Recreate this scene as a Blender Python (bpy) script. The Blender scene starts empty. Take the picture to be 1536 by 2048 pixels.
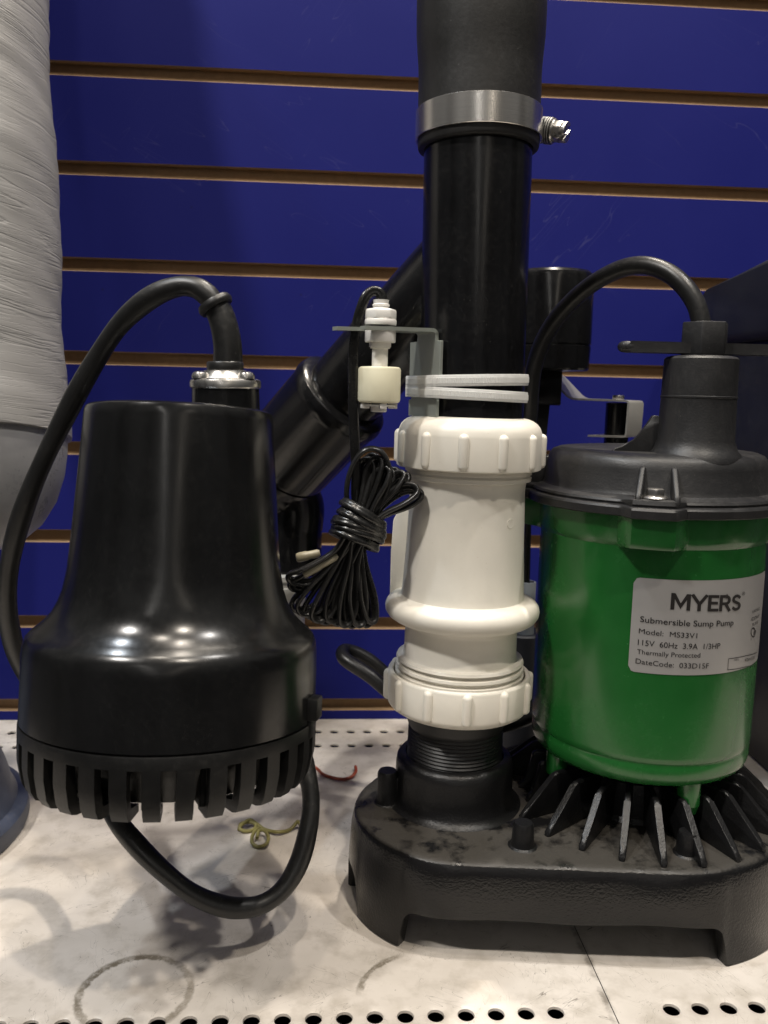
import bpy, bmesh, math, random
from math import sin, cos, pi, radians, atan2, sqrt, exp
from mathutils import Vector, Matrix
rnd = random.Random(7)
S = bpy.context.scene
COL = S.collection
PI2 = 2 * pi

# ------------------------------------------------------------------ camera
FPX = 1680.0                       # focal length in pixels of the 1536 x 2048 photograph
CAM = Vector((0, 0, .245))
ROT = Matrix.Rotation(radians(-3.8), 3, 'Z') @ Matrix.Rotation(radians(82), 3, 'X') @ Matrix.Rotation(radians(1.3), 3, 'Z')
cd = bpy.data.cameras.new('camera')
cam = bpy.data.objects.new('camera', cd)
COL.objects.link(cam)
cam.matrix_world = Matrix.Translation(CAM) @ ROT.to_4x4()
cd.sensor_fit = 'VERTICAL'
cd.sensor_height = 36
cd.sensor_width = 27
cd.lens = FPX / 2048 * 36
cd.clip_start = .01
cd.clip_end = 50
cd.dof.use_dof = True
cd.dof.focus_distance = .375
cd.dof.aperture_fstop = 17
S.camera = cam

# ------------------------------------------------------------------ view, world, lamps
S.view_settings.view_transform = 'Standard'
S.view_settings.look = 'None'
S.view_settings.exposure = .12
S.view_settings.gamma = 1
S.render.engine = 'CYCLES'
S.cycles.max_bounces = 8
S.cycles.use_denoising = True
S.cycles.sample_clamp_indirect = 4

world = bpy.data.worlds.new('World')
S.world = world
world.use_nodes = True
wt = world.node_tree
wt.nodes.clear()
wo = wt.nodes.new('ShaderNodeOutputWorld')
wb = wt.nodes.new('ShaderNodeBackground')
wg = wt.nodes.new('ShaderNodeTexCoord')
ws = wt.nodes.new('ShaderNodeSeparateXYZ')
wr = wt.nodes.new('ShaderNodeValToRGB')
wm = wt.nodes.new('ShaderNodeMapRange')
wt.links.new(wg.outputs['Generated'], ws.inputs[0])
wt.links.new(ws.outputs['Z'], wm.inputs['Value'])
wm.inputs['From Min'].default_value = -1
wm.inputs['From Max'].default_value = 1
wt.links.new(wm.outputs[0], wr.inputs[0])
cr = wr.color_ramp
cr.elements[0].position = .3
cr.elements[0].color = (.045, .042, .04, 1)      # shop floor
cr.elements[1].position = .95
cr.elements[1].color = (.09, .088, .085, 1)      # ceiling
for p, c in ((.48, (.022, .022, .024)), (.60, (.035, .035, .036)), (.74, (.12, .117, .11))):
    e = cr.elements.new(p)
    e.color = (*c, 1)
# aisles and shelving round the shop: brighter and darker upright bands
wp = wt.nodes.new('ShaderNodeMapping')
wp.inputs['Scale'].default_value = (2.6, 2.6, .5)
wt.links.new(wg.outputs['Generated'], wp.inputs[0])
wn = wt.nodes.new('ShaderNodeTexNoise')
wn.inputs['Scale'].default_value = 1.5
wn.inputs['Detail'].default_value = 3
wt.links.new(wp.outputs[0], wn.inputs['Vector'])
wk = wt.nodes.new('ShaderNodeMapRange')
wk.inputs['From Min'].default_value = .38
wk.inputs['From Max'].default_value = .62
wk.inputs['To Min'].default_value = .25
wk.inputs['To Max'].default_value = 2.0
wt.links.new(wn.outputs[0], wk.inputs['Value'])
wt.links.new(wk.outputs[0], wb.inputs[1])
wt.links.new(wr.outputs[0], wb.inputs[0])
wt.links.new(wb.outputs[0], wo.inputs[0])


def lamp(name, loc, watts, col, size, target=(.05, .42, .1), size_y=None):
    d = bpy.data.lights.new(name, 'AREA')
    d.energy = watts
    d.color = col
    d.shape = 'DISK' if size_y is None else 'RECTANGLE'
    d.size = size
    if size_y:
        d.size_y = size_y
    o = bpy.data.objects.new(name, d)
    COL.objects.link(o)
    o.location = loc
    o.rotation_euler = (Vector(target) - Vector(loc)).to_track_quat('-Z', 'Y').to_euler()
    return o


WARM = (1, .90, .77)
NEUT = (1, .955, .90)
COOL = (.86, .93, 1)
lamp('shop_spot', (.36, .86, 1.85), 17, WARM, .06)
lamp('shop_spot', (.15, .20, 1.90), 7, WARM, .06)
lamp('shop_spot', (-.80, .30, 1.80), 8, COOL, .08)
lamp('shop_spot', (.75, .05, 1.85), 10, NEUT, .06)
lamp('shop_spot', (-.95, -.40, 1.90), 24, NEUT, .15)
lamp('shop_spot', (.38, -.55, 1.95), 13, WARM, .06)
lamp('shop_spot', (-.15, -.10, 1.90), 5, WARM, .07)
# two rows of tubes running away down the shop, behind the viewer
lamp('tube_row', (-.75, -7.5, 1.95), 30, NEUT, .08, (-.75, -7.5, 0), 11.5)
lamp('tube_row', (1.2, -8.0, 2.0), 24, WARM, .08, (1.2, -8.0, 0), 11.5)


# ------------------------------------------------------------------ projection helpers (pixel -> real place)
def ray(px, py):
    return ROT @ Vector(((px - 768) / FPX, -(py - 1024) / FPX, -1))


def at(px, py, Y):
    d = ray(px, py)
    return CAM + d * (Y / d.y)


def floor_at(px, py, z=0.0):
    d = ray(px, py)
    return CAM + d * ((z - CAM.z) / d.z)


def depth(p):
    return -(ROT.transposed() @ (Vector(p) - CAM)).z


def rad(half, p):
    k = half / FPX
    return depth(p) * k / sqrt(1 + k * k)


# ------------------------------------------------------------------ object helpers
def tag(o, label=None, cat=None, group=None, kind=None):
    for k, v in (('label', label), ('category', cat), ('group', group), ('kind', kind)):
        if v:
            o[k] = v
    return o


def empty(name, loc, label, cat, group=None):
    o = bpy.data.objects.new(name, None)
    o.empty_display_size = .02
    o.location = loc
    COL.objects.link(o)
    return tag(o, label, cat, group)


def obj(name, bm, mats, parent=None, sharp=32):
    bmesh.ops.remove_doubles(bm, verts=bm.verts, dist=1e-6)
    bmesh.ops.recalc_face_normals(bm, faces=bm.faces)
    lim = radians(sharp)
    for e in bm.edges:
        e.smooth = not (len(e.link_faces) == 2 and e.calc_face_angle(0) > lim)
    for f in bm.faces:
        f.smooth = True
    me = bpy.data.meshes.new(name)
    bm.to_mesh(me)
    bm.free()
    for m in (mats if isinstance(mats, (list, tuple)) else [mats]):
        me.materials.append(m)
    o = bpy.data.objects.new(name, me)
    COL.objects.link(o)
    if parent is not None:
        o.parent = parent
        if parent.type == 'EMPTY':
            o.matrix_parent_inverse = Matrix.Translation(-Vector(parent.location))
    return o


def frame(A, D):
    """matrix with local Z along D (a direction) and origin A"""
    D = Vector(D).normalized()
    X = Vector((1, 0, 0))
    X = (X - D * X.dot(D))
    if X.length < .1:
        X = Vector((0, 1, 0))
        X = X - D * X.dot(D)
    X.normalize()
    Yv = D.cross(X)
    M = Matrix((X, Yv, D)).transposed().to_4x4()
    M.translation = A
    return M


def lathe(bm, prof, M=Matrix(), seg=96, cap=True, mi=0, a0=0, a1=PI2):
    """prof: list of (r, s) along local z"""
    full = abs(a1 - a0 - PI2) < 1e-6
    n = seg if full else seg + 1
    rings = []
    for r, s in prof:
        if r < 1e-7:
            rings.append([bm.verts.new(M @ Vector((0, 0, s)))])
        else:
            rings.append([bm.verts.new(M @ Vector((r * cos(a0 + (a1 - a0) * k / seg), r * sin(a0 + (a1 - a0) * k / seg), s))) for k in range(n)])
    for a, b in zip(rings, rings[1:]):
        m = max(len(a), len(b))
        if m == 1:
            continue
        for k in range(m if full else m - 1):
            k2 = (k + 1) % m
            if len(a) == 1:
                f = [a[0], b[k], b[k2]]
            elif len(b) == 1:
                f = [a[k], a[k2], b[0]]
            else:
                f = [a[k], a[k2], b[k2], b[k]]
            bm.faces.new(f).material_index = mi
    if cap:
        for rg in (rings[0], rings[-1]):
            if len(rg) > 2 and full:
                bm.faces.new(rg).material_index = mi
    return rings


def lr(L, Rr, py, Y):
    """round upright thing with its outline at photo x = L and x = Rr on row py, axis in the plane Y -> centre, radius"""
    ang = lambda px: (lambda d: atan2(d.x, d.y))(ray(px, py))
    a0, a1 = ang(L), ang(Rr)
    a, b = (a0 + a1) / 2, (a1 - a0) / 2
    lo, hi = L, Rr
    for _ in range(40):
        m = (lo + hi) / 2
        lo, hi = (m, hi) if ang(m) < a else (lo, m)
    return at(lo, py, Y), Y / cos(a) * sin(b)


def pxprof(rows, Y):
    """rows (py, cx, half) in photo pixels -> frame matrix (Z down the axis), [(r, s)]"""
    Q = [lr(c - h, c + h, y, Y(y) if callable(Y) else Y) for y, c, h in rows]
    P = [q[0] for q in Q]
    A, B = P[0], P[-1]
    D = (B - A).normalized()
    return frame(A, D), [(q[1], (q[0] - A).dot(D)) for q in Q]


def crom(pts, n=10, closed=False):
    P = [Vector(p) for p in pts]
    out = []
    N = len(P)
    for i in range(N if closed else N - 1):
        p0 = P[(i - 1) % N] if closed or i > 0 else P[0] * 2 - P[1]
        p1, p2 = P[i], P[(i + 1) % N]
        p3 = P[(i + 2) % N] if closed or i + 2 < N else P[-1] * 2 - P[-2]
        for k in range(n):
            t = k / n
            out.append(.5 * ((2 * p1) + (p2 - p0) * t + (2 * p0 - 5 * p1 + 4 * p2 - p3) * t * t + (3 * p1 - p0 - 3 * p2 + p3) * t ** 3))
    if not closed:
        out.append(P[-1].copy())
    return out


def tube(bm, pts, r, n=10, seg=14, closed=False, sect=None, ref=Vector((0, 0, 1)), smooth=True, mi=0):
    """sweep a circle (or 2-D section) along a spline; r a number or function of t"""
    C = crom(pts, n, closed) if smooth else [Vector(p) for p in pts]
    N = len(C)
    T = []
    for i in range(N):
        a = C[(i - 1) % N] if closed or i > 0 else C[0]
        b = C[(i + 1) % N] if closed or i < N - 1 else C[-1]
        T.append((b - a).normalized())
    u = ref - T[0] * ref.dot(T[0])
    if u.length < 1e-3:
        u = Vector((1, 0, 0)) - T[0] * T[0].x
    u.normalize()
    if sect is None:
        sect = [(cos(PI2 * k / seg), sin(PI2 * k / seg)) for k in range(seg)]
    rings = []
    for i in range(N):
        u = u - T[i] * u.dot(T[i])
        u.normalize()
        v = T[i].cross(u)
        rr = r(i / (N - 1)) if callable(r) else r
        rings.append([bm.verts.new(C[i] + (u * a + v * b) * rr) for a, b in sect])
    m = len(sect)
    for i in range(N if closed else N - 1):
        a, b = rings[i], rings[(i + 1) % N]
        for k in range(m):
            bm.faces.new([a[k], a[(k + 1) % m], b[(k + 1) % m], b[k]]).material_index = mi
    if not closed:
        bm.faces.new(rings[0]).material_index = mi
        bm.faces.new(rings[-1]).material_index = mi
    return rings


def box(bm, M, sx, sy, sz, bev=0.0, seg=2, mi=0):
    g = bmesh.ops.create_cube(bm, size=1, matrix=M @ Matrix.Diagonal((sx, sy, sz, 1)))
    vs = g['verts']
    fs = {f for v in vs for f in v.link_faces}
    for f in fs:
        f.material_index = mi
    if bev:
        es = list({e for v in vs for e in v.link_edges})
        bmesh.ops.bevel(bm, geom=es, offset=bev, segments=seg, affect='EDGES', profile=.5)


def prism(bm, poly, M, h, bev=0.0, seg=2, mi=0):
    """polygon (x, y) in local XY extruded to z = h"""
    a = [bm.verts.new(M @ Vector((x, y, 0))) for x, y in poly]
    b = [bm.verts.new(M @ Vector((x, y, h))) for x, y in poly]
    n = len(poly)
    fs = [bm.faces.new(a), bm.faces.new(b)]
    for k in range(n):
        fs.append(bm.faces.new([a[k], a[(k + 1) % n], b[(k + 1) % n], b[k]]))
    for f in fs:
        f.material_index = mi
    if bev:
        es = list({e for f in fs for e in f.edges})
        bmesh.ops.bevel(bm, geom=es, offset=bev, segments=seg, affect='EDGES', profile=.5)


def strip(bm, path, width, thick, M, bev=0):
    """bent sheet metal: path in local XZ, width along local Y"""
    P = [Vector((x, 0, z)) for x, z in path]
    N = len(P)
    rings = []
    for i in range(N):
        t = (P[min(i + 1, N - 1)] - P[max(i - 1, 0)]).normalized()
        n = Vector((-t.z, 0, t.x)) * thick / 2
        w = Vector((0, width / 2, 0))
        rings.append([bm.verts.new(M @ (P[i] + a)) for a in (n - w, n + w, -n + w, -n - w)])
    for a, b in zip(rings, rings[1:]):
        for k in range(4):
            bm.faces.new([a[k], a[(k + 1) % 4], b[(k + 1) % 4], b[k]])
    bm.faces.new(rings[0])
    bm.faces.new(rings[-1])


def T(*v):
    return Matrix.Translation(Vector(v) if len(v) == 3 else v[0])


def RZ(a):
    return Matrix.Rotation(a, 4, 'Z')


# ------------------------------------------------------------------ node helpers
class NT:
    def __init__(self, name):
        self.m = bpy.data.materials.new(name)
        self.m.use_nodes = True
        self.t = self.m.node_tree
        self.b = self.t.nodes['Principled BSDF']
        self.co = None

    def n(self, typ, **kw):
        x = self.t.nodes.new(typ)
        for k, v in kw.items():
            setattr(x, k, v)
        return x

    def put(self, sock, v):
        if isinstance(v, bpy.types.NodeSocket):
            self.t.links.new(v, sock)
        elif v is not None:
            if isinstance(v, tuple) and len(v) == 3 and sock.type == 'RGBA':
                v = (*v, 1)
            sock.default_value = v

    def coord(self):
        if self.co is None:
            self.co = self.n('ShaderNodeTexCoord').outputs['Object']
        return self.co

    def math(self, op, a, b=None, c=None, clamp=False):
        x = self.n('ShaderNodeMath', operation=op, use_clamp=clamp)
        self.put(x.inputs[0], a)
        self.put(x.inputs[1], b)
        self.put(x.inputs[2], c)
        return x.outputs[0]

    def scaled(self, s, rot=(0, 0, 0)):
        x = self.n('ShaderNodeMapping')
        self.put(x.inputs['Vector'], self.coord())
        # turn first, then squeeze: a 'TEXTURE' mapping divides by its scale
        x.vector_type = 'TEXTURE'
        x.inputs['Scale'].default_value = tuple(1 / q for q in s)
        x.inputs['Rotation'].default_value = rot
        return x.outputs[0]

    def noise(self, scale, detail=3, rough=.55, vec=None, dist=0):
        x = self.n('ShaderNodeTexNoise')
        self.put(x.inputs['Vector'], vec or self.coord())
        x.inputs['Scale'].default_value = scale
        x.inputs['Detail'].default_value = detail
        x.inputs['Roughness'].default_value = rough
        x.inputs['Distortion'].default_value = dist
        return x.outputs[0]

    def ramp(self, v, a, b, c=0.0, d=1.0, smooth=False):
        x = self.n('ShaderNodeMapRange')
        if smooth:
            x.interpolation_type = 'SMOOTHSTEP'
        self.put(x.inputs['Value'], v)
        x.inputs['From Min'].default_value = a
        x.inputs['From Max'].default_value = b
        x.inputs['To Min'].default_value = c
        x.inputs['To Max'].default_value = d
        return x.outputs[0]

    def mix(self, f, a, b):
        x = self.n('ShaderNodeMix', data_type='RGBA')
        self.put(x.inputs['Factor'], f)
        self.put(x.inputs['A'], a) if False else None
        s = [i for i in x.inputs if i.type == 'RGBA']
        self.put(s[0], a)
        self.put(s[1], b)
        return [o for o in x.outputs if o.type == 'RGBA'][0]

    def bump(self, h, strength, dist=.001, chain=None):
        x = self.n('ShaderNodeBump')
        x.inputs['Strength'].default_value = strength
        x.inputs['Distance'].default_value = dist
        self.put(x.inputs['Height'], h)
        if chain:
            self.put(x.inputs['Normal'], chain)
        return x.outputs[0]

    def up(self):
        g = self.n('ShaderNodeNewGeometry')
        s = self.n('ShaderNodeSeparateXYZ')
        self.t.links.new(g.outputs['Normal'], s.inputs[0])
        return s.outputs['Z']

    def set(self, **kw):
        for k, v in kw.items():
            self.put(self.b.inputs[k.replace('_', ' ')], v)
        return self.m


def plain(name, col, rough=.4, metal=0.0, dust=0.0, dustcol=(.30, .28, .25), bump=0.0, bscale=900, rvar=.08, spec=.5, coat=0.0, scratch=0.0, vary=.15):
    k = NT(name)
    big = k.noise(38, 4)
    fine = k.noise(420, 3)
    c = k.mix(k.ramp(big, .35, .65), tuple(x * (1 - vary) for x in col), tuple(min(1, x * (1 + vary)) for x in col))
    r = k.math('ADD', k.ramp(big, .3, .7, rough - rvar, rough + rvar), k.ramp(fine, .3, .7, -rvar * .4, rvar * .4))
    if dust:
        up = k.ramp(k.up(), -.1, .9, .35, 1, True)
        sp = k.math('MULTIPLY', k.ramp(fine, .50, .78), k.ramp(big, .3, .62))
        f = k.math('MULTIPLY', k.math('MULTIPLY', sp, up), dust, clamp=True)
        specks = k.n('ShaderNodeTexVoronoi')
        k.put(specks.inputs['Vector'], k.coord())
        specks.inputs['Scale'].default_value = 330
        dot = k.math('MULTIPLY', k.ramp(specks.outputs['Distance'], .07, .13, 1, 0), k.ramp(k.noise(120, 1), .52, .6))
        f = k.math('MAXIMUM', f, k.math('MULTIPLY', dot, min(1, dust * 1.2)))
        c = k.mix(f, c, dustcol)
        r = k.math('ADD', r, k.math('MULTIPLY', f, .4), clamp=True)
    nrm = None
    if scratch:
        sc = k.noise(60, 2, .6, k.scaled((1, 1, 9), (.6, .9, .3)))
        sc2 = k.ramp(k.math('ABSOLUTE', k.math('SUBTRACT', sc, .5)), 0, .006, 1, 0)
        sm = k.math('MULTIPLY', k.math('MULTIPLY', sc2, k.ramp(k.noise(45, 2), .54, .64)), scratch, clamp=True)
        c = k.mix(sm, c, tuple(x * .6 + .10 for x in col))
    if bump:
        nrm = k.bump(k.noise(bscale, 2, .5), bump, .0006)
    k.set(Base_Color=c, Roughness=r, Metallic=metal, Normal=nrm)
    k.b.inputs['Specular IOR Level'].default_value = spec
    if coat:
        k.b.inputs['Coat Weight'].default_value = coat
        k.b.inputs['Coat Roughness'].default_value = .08
    return k.m


M = {}
M['gloss'] = plain('black_gloss_plastic', (.0055, .0056, .0058), .22, rvar=.04, dust=.02, scratch=.10, bump=.02, bscale=160)
M['pvc_black'] = plain('black_pipe_plastic', (.0055, .0055, .006), .20, rvar=.05, dust=.05, scratch=.18, bump=.03, bscale=220)
M['rubber'] = plain('black_rubber', (.011, .0105, .010), .50, rvar=.06, dust=.14, dustcol=(.2, .2, .2), bump=.08, bscale=700)
M['cord'] = plain('black_cord_jacket', (.010, .010, .010), .38, rvar=.06, dust=.12, bump=.06, bscale=800)
M['matte'] = plain('black_moulded_plastic', (.014, .014, .015), .46, rvar=.06, dust=.07, bump=.12, bscale=1200)
M['grille'] = plain('black_grille_plastic', (.007, .007, .007), .42, rvar=.06, dust=.06, spec=.35, bump=.08, bscale=1000)
M['wire'] = plain('black_wire_jacket', (.012, .012, .012), .28, rvar=.05, dust=.08)
M['steel'] = plain('stainless_steel', (.62, .60, .57), .28, 1.0, rvar=.07, vary=.06)
M['steel_dull'] = plain('dull_grey_steel', (.36, .36, .35), .42, 1.0, rvar=.06, vary=.1)
M['bent'] = plain('bright_bent_steel', (.55, .54, .51), .34, .55, rvar=.06, vary=.06)
M['zinc'] = plain('zinc_plated_steel', (.33, .355, .32), .40, .45, rvar=.06, vary=.07, bump=.05, bscale=700)
M['pvc_white'] = plain('ivory_pvc', (.76, .725, .645), .36, rvar=.07, vary=.035, dust=.16, dustcol=(.45, .38, .26), bump=.03, bscale=120)
M['nylon'] = plain('white_nylon', (.82, .80, .76), .35, rvar=.05, vary=.03)
M['float'] = plain('cream_foam_float', (.78, .74, .55), .5, rvar=.05, vary=.05)
M['navy'] = plain('dark_navy_plastic', (.013, .0138, .0175), .52, rvar=.05, dust=.08, bump=.1, bscale=900)
M['slate'] = plain('blue_grey_plastic', (.045, .055, .085), .45, rvar=.05, dust=.1, bump=.05)
M['grey_tube'] = plain('grey_tube_plastic', (.22, .24, .26), .4, rvar=.05)
M['adapter'] = plain('grey_white_adapter', (.42, .42, .40), .42, rvar=.05)
M['clear'] = plain('cloudy_connector', (.30, .27, .19), .3, rvar=.05, vary=.2)
M['ink'] = plain('black_print', (.012, .010, .010), .5, rvar=.02)
M['red'] = plain('red_rubber', (.33, .06, .025), .5, vary=.2)
M['olive'] = plain('yellow_green_rubber', (.25, .225, .08), .45, vary=.2)
M['green'] = plain('green_enamel', (.0105, .096, .0175), .24, rvar=.05, vary=.08, dust=.03, dustcol=(.2, .25, .2), scratch=.25, bump=.05, bscale=130, coat=.12)


def nt_tie():
    k = NT('natural_nylon_tie')
    g = k.ramp(k.math('SINE', k.math('MULTIPLY', k.n('ShaderNodeUVMap').outputs[0], 1)), -1, 1)
    k.set(Base_Color=k.mix(k.noise(300, 2), (.66, .66, .64), (.78, .78, .76)), Roughness=.35)
    k.b.inputs['Subsurface Weight'].default_value = .25
    k.b.inputs['Subsurface Radius'].default_value = (.002, .002, .002)
    return k.m


M['tie'] = nt_tie()


def nt_iron(name='black_painted_cast_iron', dusty=1.0, rough=0.0):
    k = NT(name)
    lump = k.noise(900, 3, .55)
    big = k.noise(45, 4, .6)
    mid = k.noise(95, 3)
    up = k.ramp(k.up(), .55, .97, 0, 1, True)
    d = k.math('MULTIPLY', up, k.math('MULTIPLY', k.ramp(big, .38, .47), k.ramp(mid, .20, .45)), clamp=True)
    d = k.math('MULTIPLY', d, .72 * dusty)
    c = k.mix(d, (.0065, .0065, .007), (.050, .045, .038))
    r = k.math('ADD', k.ramp(mid, .3, .7, .16 + rough, .26 + rough), k.math('MULTIPLY', d, .5), clamp=True)
    n1 = k.bump(k.noise(150, 3), .10, .0010)
    k.set(Base_Color=c, Roughness=r, Normal=k.bump(lump, .42, .0005, n1))
    k.b.inputs['Specular IOR Level'].default_value = .38
    return k.m


M['iron'] = nt_iron()
M['iron_clean'] = nt_iron('black_cast_iron_fins', .0, .16)


def nt_blue():
    k = NT('blue_laminate')
    big = k.noise(9, 3)
    fine = k.noise(900, 2, .6)
    c = k.mix(k.ramp(big, .3, .7), (.0088, .0118, .130), (.0112, .0142, .144))
    c = k.mix(k.math('MULTIPLY', k.ramp(fine, .3, .8), .18), c, (.018, .020, .15))
    sp = k.n('ShaderNodeTexVoronoi')
    k.put(sp.inputs['Vector'], k.coord())
    sp.inputs['Scale'].default_value = 45
    c = k.mix(k.math('MULTIPLY', k.ramp(sp.outputs['Distance'], .03, .06, 1, 0), k.ramp(k.noise(20, 1), .55, .62)), c, (.012, .012, .08))
    for q, (rot, sc) in enumerate((((0, .5, 0), 7), ((0, -.9, 0), 9))):
        v = k.noise(sc, 2, .5, k.scaled((1, 1, 9), rot))
        ln = k.math('MULTIPLY', k.ramp(k.math('ABSOLUTE', k.math('SUBTRACT', v, .5)), 0, .004, 1, 0), k.ramp(k.noise(11 + 3 * q, 2), .56, .66))
        c = k.mix(k.math('MULTIPLY', ln, .30), c, (.09, .09, .22))
    k.set(Base_Color=c, Roughness=k.ramp(big, .3, .7, .5, .58), Normal=k.bump(k.noise(1500, 2), .12, .0004))
    k.b.inputs['Specular IOR Level'].default_value = .12
    return k.m


def nt_mdf():
    k = NT('raw_fibreboard')
    c = k.mix(k.noise(300, 3), (.20, .125, .062), (.30, .195, .105))
    k.set(Base_Color=c, Roughness=.8, Normal=k.bump(k.noise(1200, 2), .3, .0004))
    return k.m


M['blue'] = nt_blue()
M['mdf'] = nt_mdf()


def nt_shelf():
    k = NT('scuffed_white_enamel')
    sx = k.n('ShaderNodeSeparateXYZ')
    k.put(sx.inputs[0], k.coord())
    X, Y = sx.outputs['X'], sx.outputs['Y']
    big = k.noise(16, 4, .6)
    mid = k.noise(70, 4, .6)
    c = k.mix(k.ramp(big, .35, .68), (.67, .62, .565), (.52, .475, .42))
    c = k.mix(k.math('MULTIPLY', k.ramp(mid, .48, .70), .55), c, (.36, .32, .265))
    # fine scratches in several directions
    dark = None
    for i, (rot, sc, thr) in enumerate((((0, 0, .5), 34, .004), ((0, 0, 1.9), 46, .004), ((0, 0, -.5), 27, .0035), ((0, 0, 1.2), 60, .005))):
        v = k.scaled((1, 5.5, 1), rot)
        s = k.noise(sc, 2, .5, v)
        ln = k.ramp(k.math('ABSOLUTE', k.math('SUBTRACT', s, .5 + .02 * i)), 0, thr, 1, 0)
        ln = k.math('MULTIPLY', ln, k.ramp(k.noise(30 + 9 * i, 2), .53, .63))
        dark = ln if dark is None else k.math('MAXIMUM', dark, ln)
    spk = k.math('MULTIPLY', k.ramp(k.noise(520, 2), .70, .76), k.ramp(k.noise(26, 3), .5, .66))
    dark = k.math('MAXIMUM', k.math('MULTIPLY', dark, .85), k.math('MULTIPLY', spk, .8), clamp=True)
    # rings of grime left behind by round things
    wob = k.noise(240, 4, .7)
    edge = k.noise(40, 2)

    def ring(cx, cy, rr, w, a_lo=None, a_hi=None):
        dx = k.math('SUBTRACT', X, cx)
        dy = k.math('SUBTRACT', Y, cy)
        d = k.math('SQRT', k.math('ADD', k.math('MULTIPLY', dx, dx), k.math('MULTIPLY', dy, dy)))
        d = k.math('ADD', d, k.ramp(wob, .2, .8, -.0013, .0013))
        e = k.math('ABSOLUTE', k.math('SUBTRACT', d, rr))
        m = k.ramp(e, w * .35, w, 1, 0, True)
        m = k.math('MULTIPLY', m, k.ramp(wob, .28, .55, .25, 1))
        m = k.math('MULTIPLY', m, k.ramp(edge, .3, .6, .45, 1))
        if a_lo is not None:
            an = k.math('ARCTAN2', dy, dx)
            m = k.math('MULTIPLY', m, k.math('MULTIPLY', k.ramp(an, a_lo, a_lo + .25, 0, 1), k.ramp(an, a_hi - .25, a_hi, 1, 0)))
        return m
    g = ring(-.0765, .3185, .0222, .0023)
    g = k.math('MAXIMUM', g, ring(.042, .3115, .0272, .0019, 1.75, 3.1))
    g = k.math('MAXIMUM', g, k.math('MULTIPLY', ring(-.062, .282, .021, .0016, .1, 1.3), .5))
    c = k.mix(k.math('MULTIPLY', dark, 1.0), c, (.10, .085, .07))
    c = k.mix(k.math('MULTIPLY', g, .95), c, (.15, .125, .085))
    # grime along the panel seam
    ds = k.math('ABSOLUTE', k.math('SUBTRACT', X, .1166))
    sg = k.math('MULTIPLY', k.ramp(k.math('ADD', ds, k.ramp(wob, .2, .8, -.0015, .0015)), .0005, .0022, 1, 0), k.ramp(mid, .4, .6))
    c = k.mix(k.math('MULTIPLY', sg, .7), c, (.14, .12, .10))
    k.set(Base_Color=c, Roughness=k.ramp(big, .3, .7, .30, .46), Normal=k.bump(k.noise(60, 2), .05, .001))
    return k.m


M['shelf'] = nt_shelf()


def nt_wrap():
    k = NT('grey_white_stretch_wrap')
    a = k.noise(1.0, 3, .6, k.scaled((6, 6, 85), (0, .32, 0)), .5)
    b = k.noise(1.0, 3, .6, k.scaled((16, 16, 330), (0, .18, 0)), .5)
    r1 = k.ramp(k.math('ABSOLUTE', k.math('SUBTRACT', a, .5)), 0, .035, 0, 1, True)
    r2 = k.ramp(k.math('ABSOLUTE', k.math('SUBTRACT', b, .52)), 0, .05, 0, 1, True)
    gate = k.ramp(k.noise(24, 2), .40, .6, .15, 1)
    h = k.math('ADD', k.math('MULTIPLY', r1, gate), k.math('MULTIPLY', r2, .22))
    h = k.math('ADD', h, k.math('MULTIPLY', a, .8))
    c = k.mix(k.noise(18, 3), (.225, .222, .22), (.28, .275, .27))
    k.set(Base_Color=c, Roughness=.42, Normal=k.bump(h, .25, .0013))
    k.b.inputs['Coat Weight'].default_value = .15
    return k.m


M['wrap'] = nt_wrap()
M['film'] = plain('cloudy_plastic_film', (.26, .26, .27), .33, rvar=.08, vary=.14, bump=.15, bscale=25)


def nt_label():
    k = NT('silver_label')
    c = k.mix(k.noise(30, 2), (.36, .35, .345), (.41, .40, .395))
    k.set(Base_Color=c, Roughness=.34, Metallic=.35, Normal=k.bump(k.noise(1, 2, .5, k.scaled((900, 900, 40))), .04, .0003))
    return k.m


M['label'] = nt_label()


def nt_clampband():
    k = NT('brushed_steel_band')
    c = k.mix(k.noise(1, 3, .6, k.scaled((20, 20, 1400))), (.60, .58, .55), (.74, .71, .67))
    k.set(Base_Color=c, Roughness=.25, Metallic=.97, Normal=k.bump(k.noise(1, 2, .5, k.scaled((30, 30, 2500))), .08, .0003))
    return k.m


M['band'] = nt_clampband()

# ================================================================== SETTING
# slatted wall panel: grooves every 63.5 mm
wall = empty('slat_wall', (0, .61, 0), 'blue slatted wall panel with brown grooves behind the pumps', 'wall panel')
WY, GO = .61, .0041
ZG = [.0115 + .0635 * k for k in range(-1, 12)]
bm = bmesh.new()
x0, x1 = -.75, .95
sec = []
for a, b in zip(ZG, ZG[1:]):
    lo, hi = a + GO, b - GO
    # one board face with raw edges above and below
    sec = [(WY, lo + .0006), (WY, hi - .0006), (WY + .0006, hi), (WY + .0046, hi), (WY + .0046, lo), (WY + .0006, lo)]
    A = [bm.verts.new((x0, y, z)) for y, z in sec]
    B = [bm.verts.new((x1, y, z)) for y, z in sec]
    for k in range(len(sec)):
        f = bm.faces.new([A[k], A[(k + 1) % len(sec)], B[(k + 1) % len(sec)], B[k]])
        f.material_index = 0 if k == 0 else 1
    bm.faces.new(A).material_index = 1
    bm.faces.new(B).material_index = 1
obj('panel', bm, [M['blue'], M['mdf']], wall, 20)
bm = bmesh.new()
box(bm, T((x0 + x1) / 2, WY + .0094, .36), x1 - x0, .0090, .90)
obj('groove_backing', bm, M['mdf'], wall)


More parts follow.
